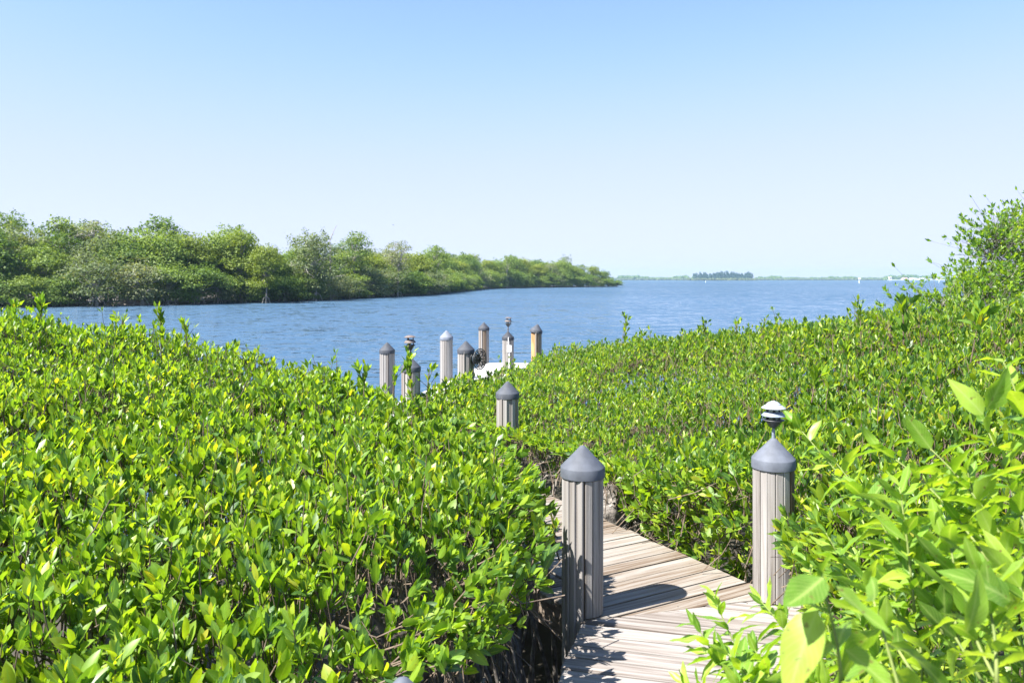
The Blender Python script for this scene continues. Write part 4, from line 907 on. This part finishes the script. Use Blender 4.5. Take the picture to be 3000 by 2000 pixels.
# the ones that stand out
def stand(key, k, px, top, Y, label, h0, s=1.0):
    z = EYE + (HZ - top) * Y / F; far_tree(key, k, (px - 1500) * Y / F, Y, s, px, label, None, z / h0)
stand('tall', 0, 15, 618, 98, 'tall dark mangrove above the others at the left end of the far bank', 10.2, 1.15)
stand('tall', 1, 165, 634, 99, 'tall leafy mangrove second from the left above the far bank', 10.2, 1.2)
stand('tall', 2, 690, 655, 112, 'dark open tree just behind the yellow-green one on the far bank', 10.2)
stand('yellow', 0, 705, 668, 103, 'yellow-green rounded tree standing out of the far bank skyline', 9.3, 1.0)
stand('yellow', 1, 780, 712, 101, 'yellow-green crown hanging below and right of the yellow-green round tree', 9.3, .85)
stand('tall', 1, 1040, 676, 128, 'tallest open tree beside the bare snag on the far bank', 10.2, 1.1)
stand('tall_grey', 0, 1165, 701, 140, 'thin grey tree with sky through its crown, far bank', 10.2, 1.15)
stand('tall', 2, 1278, 716, 165, 'round-topped tree alone above the middle of the far bank', 10.2, 1.2)
stand('tall', 0, 1485, 747, 265, 'small dark treetop above the far half of the far bank', 10.2, 1.2)
stand('tall_grey', 1, 1655, 750, 320, 'pale grey treetop above the outer point of the far bank', 10.2, 1.5)
stand('mid_grey', 0, 925, 690, 112, 'big grey-green bushy tree below the bare snag', 8, 1.25)

sn = MB(); c = at(968, 720, 118); pts = [np.array(c), at(966, 705, 118), at(972, 690, 118), at(979, 675, 118), at(985, 662, 118), at(989, 659, 118)]
sroot = tag(empty('dead_snag', (c[0], c[1], 0)), 'bare dead snag poking above the far bank treetops', 'tree')
MB().tube([np.array([0, 0, -.2])] + [p - np.array([c[0], c[1], 0]) for p in pts], [.11, .08, .06, .05, .045, .035, .02], 6).build('trunk', M['dead'], sroot)
MB().tube([pts[2] - np.array([c[0], c[1], 0]), at(982, 684, 118) - np.array([c[0], c[1], 0])], [.04, .015], 5).build('branch', M['dead'], sroot)
MB().tube([pts[3] - np.array([c[0], c[1], 0]), at(975, 668, 118) - np.array([c[0], c[1], 0])], [.035, .015], 5).build('branch', M['dead'], sroot)

sp = lump('sand_patch', (-44.4, 93.4, .2), (1.5, 1.0, .85), M['stone'], 9, .6, sc=4); tag(sp, 'pale shelly patch of bare bank at the waterline of the far bank', 'bank', kind='structure')
sp2 = lump('sand_patch', (-46.0, 92.6, .05), (1.3, .5, .3), M['stone'], 10, .5, sc=4); tag(sp2, 'pale shelly patch of bare bank at the waterline of the far bank', 'bank', kind='structure')

# ------------------------------------------------------------------ distant island and shore
def tree_mass(name, label, x0, x1, y, depth, hfun, n, leaf, mat, seed, pine=False, base_z=.5, blob=(3, 6)):
    r = np.random.default_rng(seed); Ps = []; Ns = []
    cx = r.uniform(x0, x1, n); cyy = y + r.uniform(0, depth, n)
    for k in range(n):
        H = hfun(cx[k]) * r.uniform(.7, 1.05); m = 80
        if pine:
            t = r.random(m) ** .8; zz = base_z + H * t; rad = (1 - t) ** .7 * H * .16 + .3; ph = r.uniform(0, 6.3, m); rr = rad * np.sqrt(r.random(m))
            Ps.append(np.stack([cx[k] + rr * np.cos(ph), cyy[k] + rr * np.sin(ph), zz], 1)); Ns.append(r.normal(size=(m, 3)))
        else:
            b = r.uniform(*blob); u = unit(r.normal(size=(m, 3))); u[:, 2] = np.abs(u[:, 2]); zc = max(.5, H - b * .7)
            Ps.append(np.stack([cx[k] + u[:, 0] * b, cyy[k] + u[:, 1] * b, zc * (r.random(m) ** .25 if True else 1) + u[:, 2] * b * .7], 1)); Ns.append(u + .5 * r.normal(size=(m, 3)))
    P = np.concatenate(Ps); nn = unit(np.concatenate(Ns)); N_ = len(P)
    d = unit(np.cross(nn, r.normal(size=(N_, 3)))); x = np.cross(d, nn); L_ = leaf * r.uniform(.6, 1.4, N_)[:, None]
    V = np.stack([P - d * L_ / 2, P + x * L_ * .35, P + d * L_ / 2, P - x * L_ * .35], 1).reshape(-1, 3)
    q = np.arange(4)[None] + np.arange(N_)[:, None] * 4
    o = link(name, fastmesh(name, V, [q], M[mat], {'tint': np.repeat(r.uniform(0, .9, N_), 4) * .5, 'rib': np.zeros(N_ * 4)}))
    return tag(o, label, 'woods', kind='stuff')
YI = 1850.; fx = lambda px, Y: (px - 1500) * Y / F
tree_mass('island_pines', 'dark feathery pines massed on the distant island', fx(2040, YI), fx(2212, YI), YI + 8, 50, lambda x: 19 + 3 * math.sin(x * .09) - 9 * max(0, (fx(2070, YI) - x) / 40), 150, 2.6, 'far_pine', 5, True)
tree_mass('island_scrub', 'paler scrub along the water edge of the distant island', fx(2020, YI), fx(2216, YI), YI, 10, lambda x: 6, 70, 2.4, 'far_grey', 6)
land('island_ground', [(fx(2018, YI), YI - 2), (fx(2216, YI), YI - 2), (fx(2216, YI), YI + 70), (fx(2018, YI), YI + 70)], .6, M['bankmud'], 'low ground of the small distant island')
YS = 2300.
def shore_h(x):
    px = 1500 + x * F / YS
    return 9.5 + 2.5 * math.sin(px * .031) + 1.5 * math.sin(px * .11 + 1) + (4 if 2620 < px < 2800 else 0) + (5 if 1975 < px < 2020 else 0) + (3 if 1825 < px < 1880 else 0)
tree_mass('distant_trees', 'hazy line of trees along the distant shore', fx(1640, YS), fx(3300, YS), YS + 14, 60, shore_h, 620, 5.0, 'far_leaf', 7, blob=(5, 9))
tree_mass('distant_mangroves', 'paler low mangrove fringe at the foot of the distant shore', fx(1640, YS), fx(2580, YS), YS, 10, lambda x: 6, 300, 3.2, 'far_grey', 8, blob=(3, 5))
land('distant_shore', [(fx(1500, YS), YS - 3), (fx(3500, YS), YS - 3), (fx(3500, YS), YS + 300), (fx(1500, YS), YS + 300)], .6, M['bankmud'], 'low land of the distant shore across the bay')
# shoreline houses, seawall and a light dome roof
def house(px0, px1, z1, zr, label, roof, Y=YS - 8, dome=False, windows=4):
    x0, x1 = fx(px0, Y), fx(px1, Y); g = tag(empty('house', ((x0 + x1) / 2, Y, .5)), label, 'house'); h = (x1 - x0) / 2
    MB().box((-h, 0, 0), (h, 12, z1)).build('wall', M['wall'], g)
    if dome:
        mb = MB(); n = 16; pts = [(h * 1.03 * math.cos(math.pi * k / n), zr * math.sin(math.pi * k / n)) for k in range(n + 1)]
        V = [(x, y, z1 + .02 + z) for y in (-.6, 12.6) for x, z in pts]; m = n + 1
        mb.add(V, [(k, k + 1, m + k + 1, m + k) for k in range(n)] + [tuple(range(m)), tuple(range(2 * m - 1, m - 1, -1))]).build('roof', M[roof], g)
    else:
        e = 1.0; MB().add([(-h - e, -e, z1 + .02), (h + e, -e, z1 + .02), (h + e, 12 + e, z1 + .02), (-h - e, 12 + e, z1 + .02), (-h + 4, 6, z1 + zr), (h - 4, 6, z1 + zr)], [(0, 1, 5, 4), (1, 2, 5), (2, 3, 4, 5), (3, 0, 4), (3, 2, 1, 0)]).build('roof', M[roof], g)
    for k in range(windows):
        xx = -h + (k + .7) * 2 * h / (windows + .4); MB().box((xx - .9, -.08, z1 * .35), (xx + .9, .05, z1 * .8)).build('window', M['window'], g)
house(2645, 2661, 4.0, 3.5, 'pink-roofed house on the distant shore, leftmost of the waterfront', 'roof_pink')
house(2668, 2690, 2.6, 4.2, 'pale arched hall on the distant waterfront', 'roof_white', dome=True)
house(2693, 2712, 4.2, 1.6, 'long low white house right of the arched hall', 'roof_white', windows=5)
house(2715, 2733, 3.2, 1.2, 'lower white house at the end of the distant waterfront', 'roof_white', windows=4)
house(2748, 2766, 4.6, 2.6, 'white house with pink roof standing apart on the distant shore', 'roof_pink', windows=4)
house(2606, 2612, 7.5, 3.0, 'small white gable among the distant trees', 'roof_white', Y=YS + 24, windows=1)
sw = MB().box((fx(2600, YS - 14), YS - 16, -.5), (fx(2775, YS - 14), YS - 14, 1.5)).build('seawall', M['wall']); tag(sw, 'white seawall along the distant waterfront', 'wall')
# channel markers
def marker(px, Y, h, wd, label, board=True):
    g = tag(empty('channel_marker', (fx(px, Y), Y, 0)), label, 'marker', 'channel markers in the bay')
    MB().lathe([(wd * .35, -1), (wd * .35, h)], 10).build('post', M['white'], g)
    if board: MB().box((-wd, -.15 - wd * .35, h * .62), (wd, -.05 - wd * .35, h)).build('board', M['white'], g)
    return g
marker(2517, 620, 4.4, .9, 'white channel marker post with board, tallest of the three in the bay')
marker(2067, 700, 2.0, .5, 'small white marker in the bay in front of the island', False)
marker(2751, 700, 2.6, .6, 'small white marker in front of the distant houses', False)
# a bird far off in the sky
c = at(1152, 659, 330); g = tag(empty('bird', c), 'tiny dark bird flying above the far bank', 'bird')
MB().lathe([(.01, -.32), (.07, -.12), (.09, .05), (.06, .2), (.035, .27), (.005, .36)], 10).build('body', M['bird'], g, rot=(0, R(90), 0), smooth=True)
for sgn in (-1, 1):
    MB().add([(.1, 0, .02), (-.12, 0, .02), (-.1, sgn * .35, .2), (.08, sgn * .35, .22), (-.12, sgn * .75, .12), (-.05, sgn * .75, .13)] + [(.1, 0, .0), (-.12, 0, .0), (-.1, sgn * .35, .18), (.08, sgn * .35, .2), (-.12, sgn * .75, .11), (-.05, sgn * .75, .12)], [(0, 1, 2, 3), (3, 2, 4, 5), (6, 9, 8, 7), (9, 11, 10, 8), (0, 3, 9, 6), (1, 7, 8, 2), (3, 5, 11, 9), (2, 8, 10, 4), (4, 10, 11, 5)]).build('wing', M['bird'], g)

# ------------------------------------------------------------------ air
def haze(density, col):
    m, t, out, N, L = mat_new('haze'); v = N('VolumePrincipled'); v.inputs['Density'].default_value = density; v.inputs['Color'].default_value = (*col, 1); v.inputs['Anisotropy'].default_value = .2
    L(v.outputs[0], out.inputs['Volume'])
    o = MB().box((-3200, -300, -1.3), (3200, 2900, 34)).build('haze', m); tag(o, 'thin pale haze over the bay', 'haze', kind='stuff')
USE_HAZE = True
if USE_HAZE: haze(.00017, (.50, .78, 1.0))
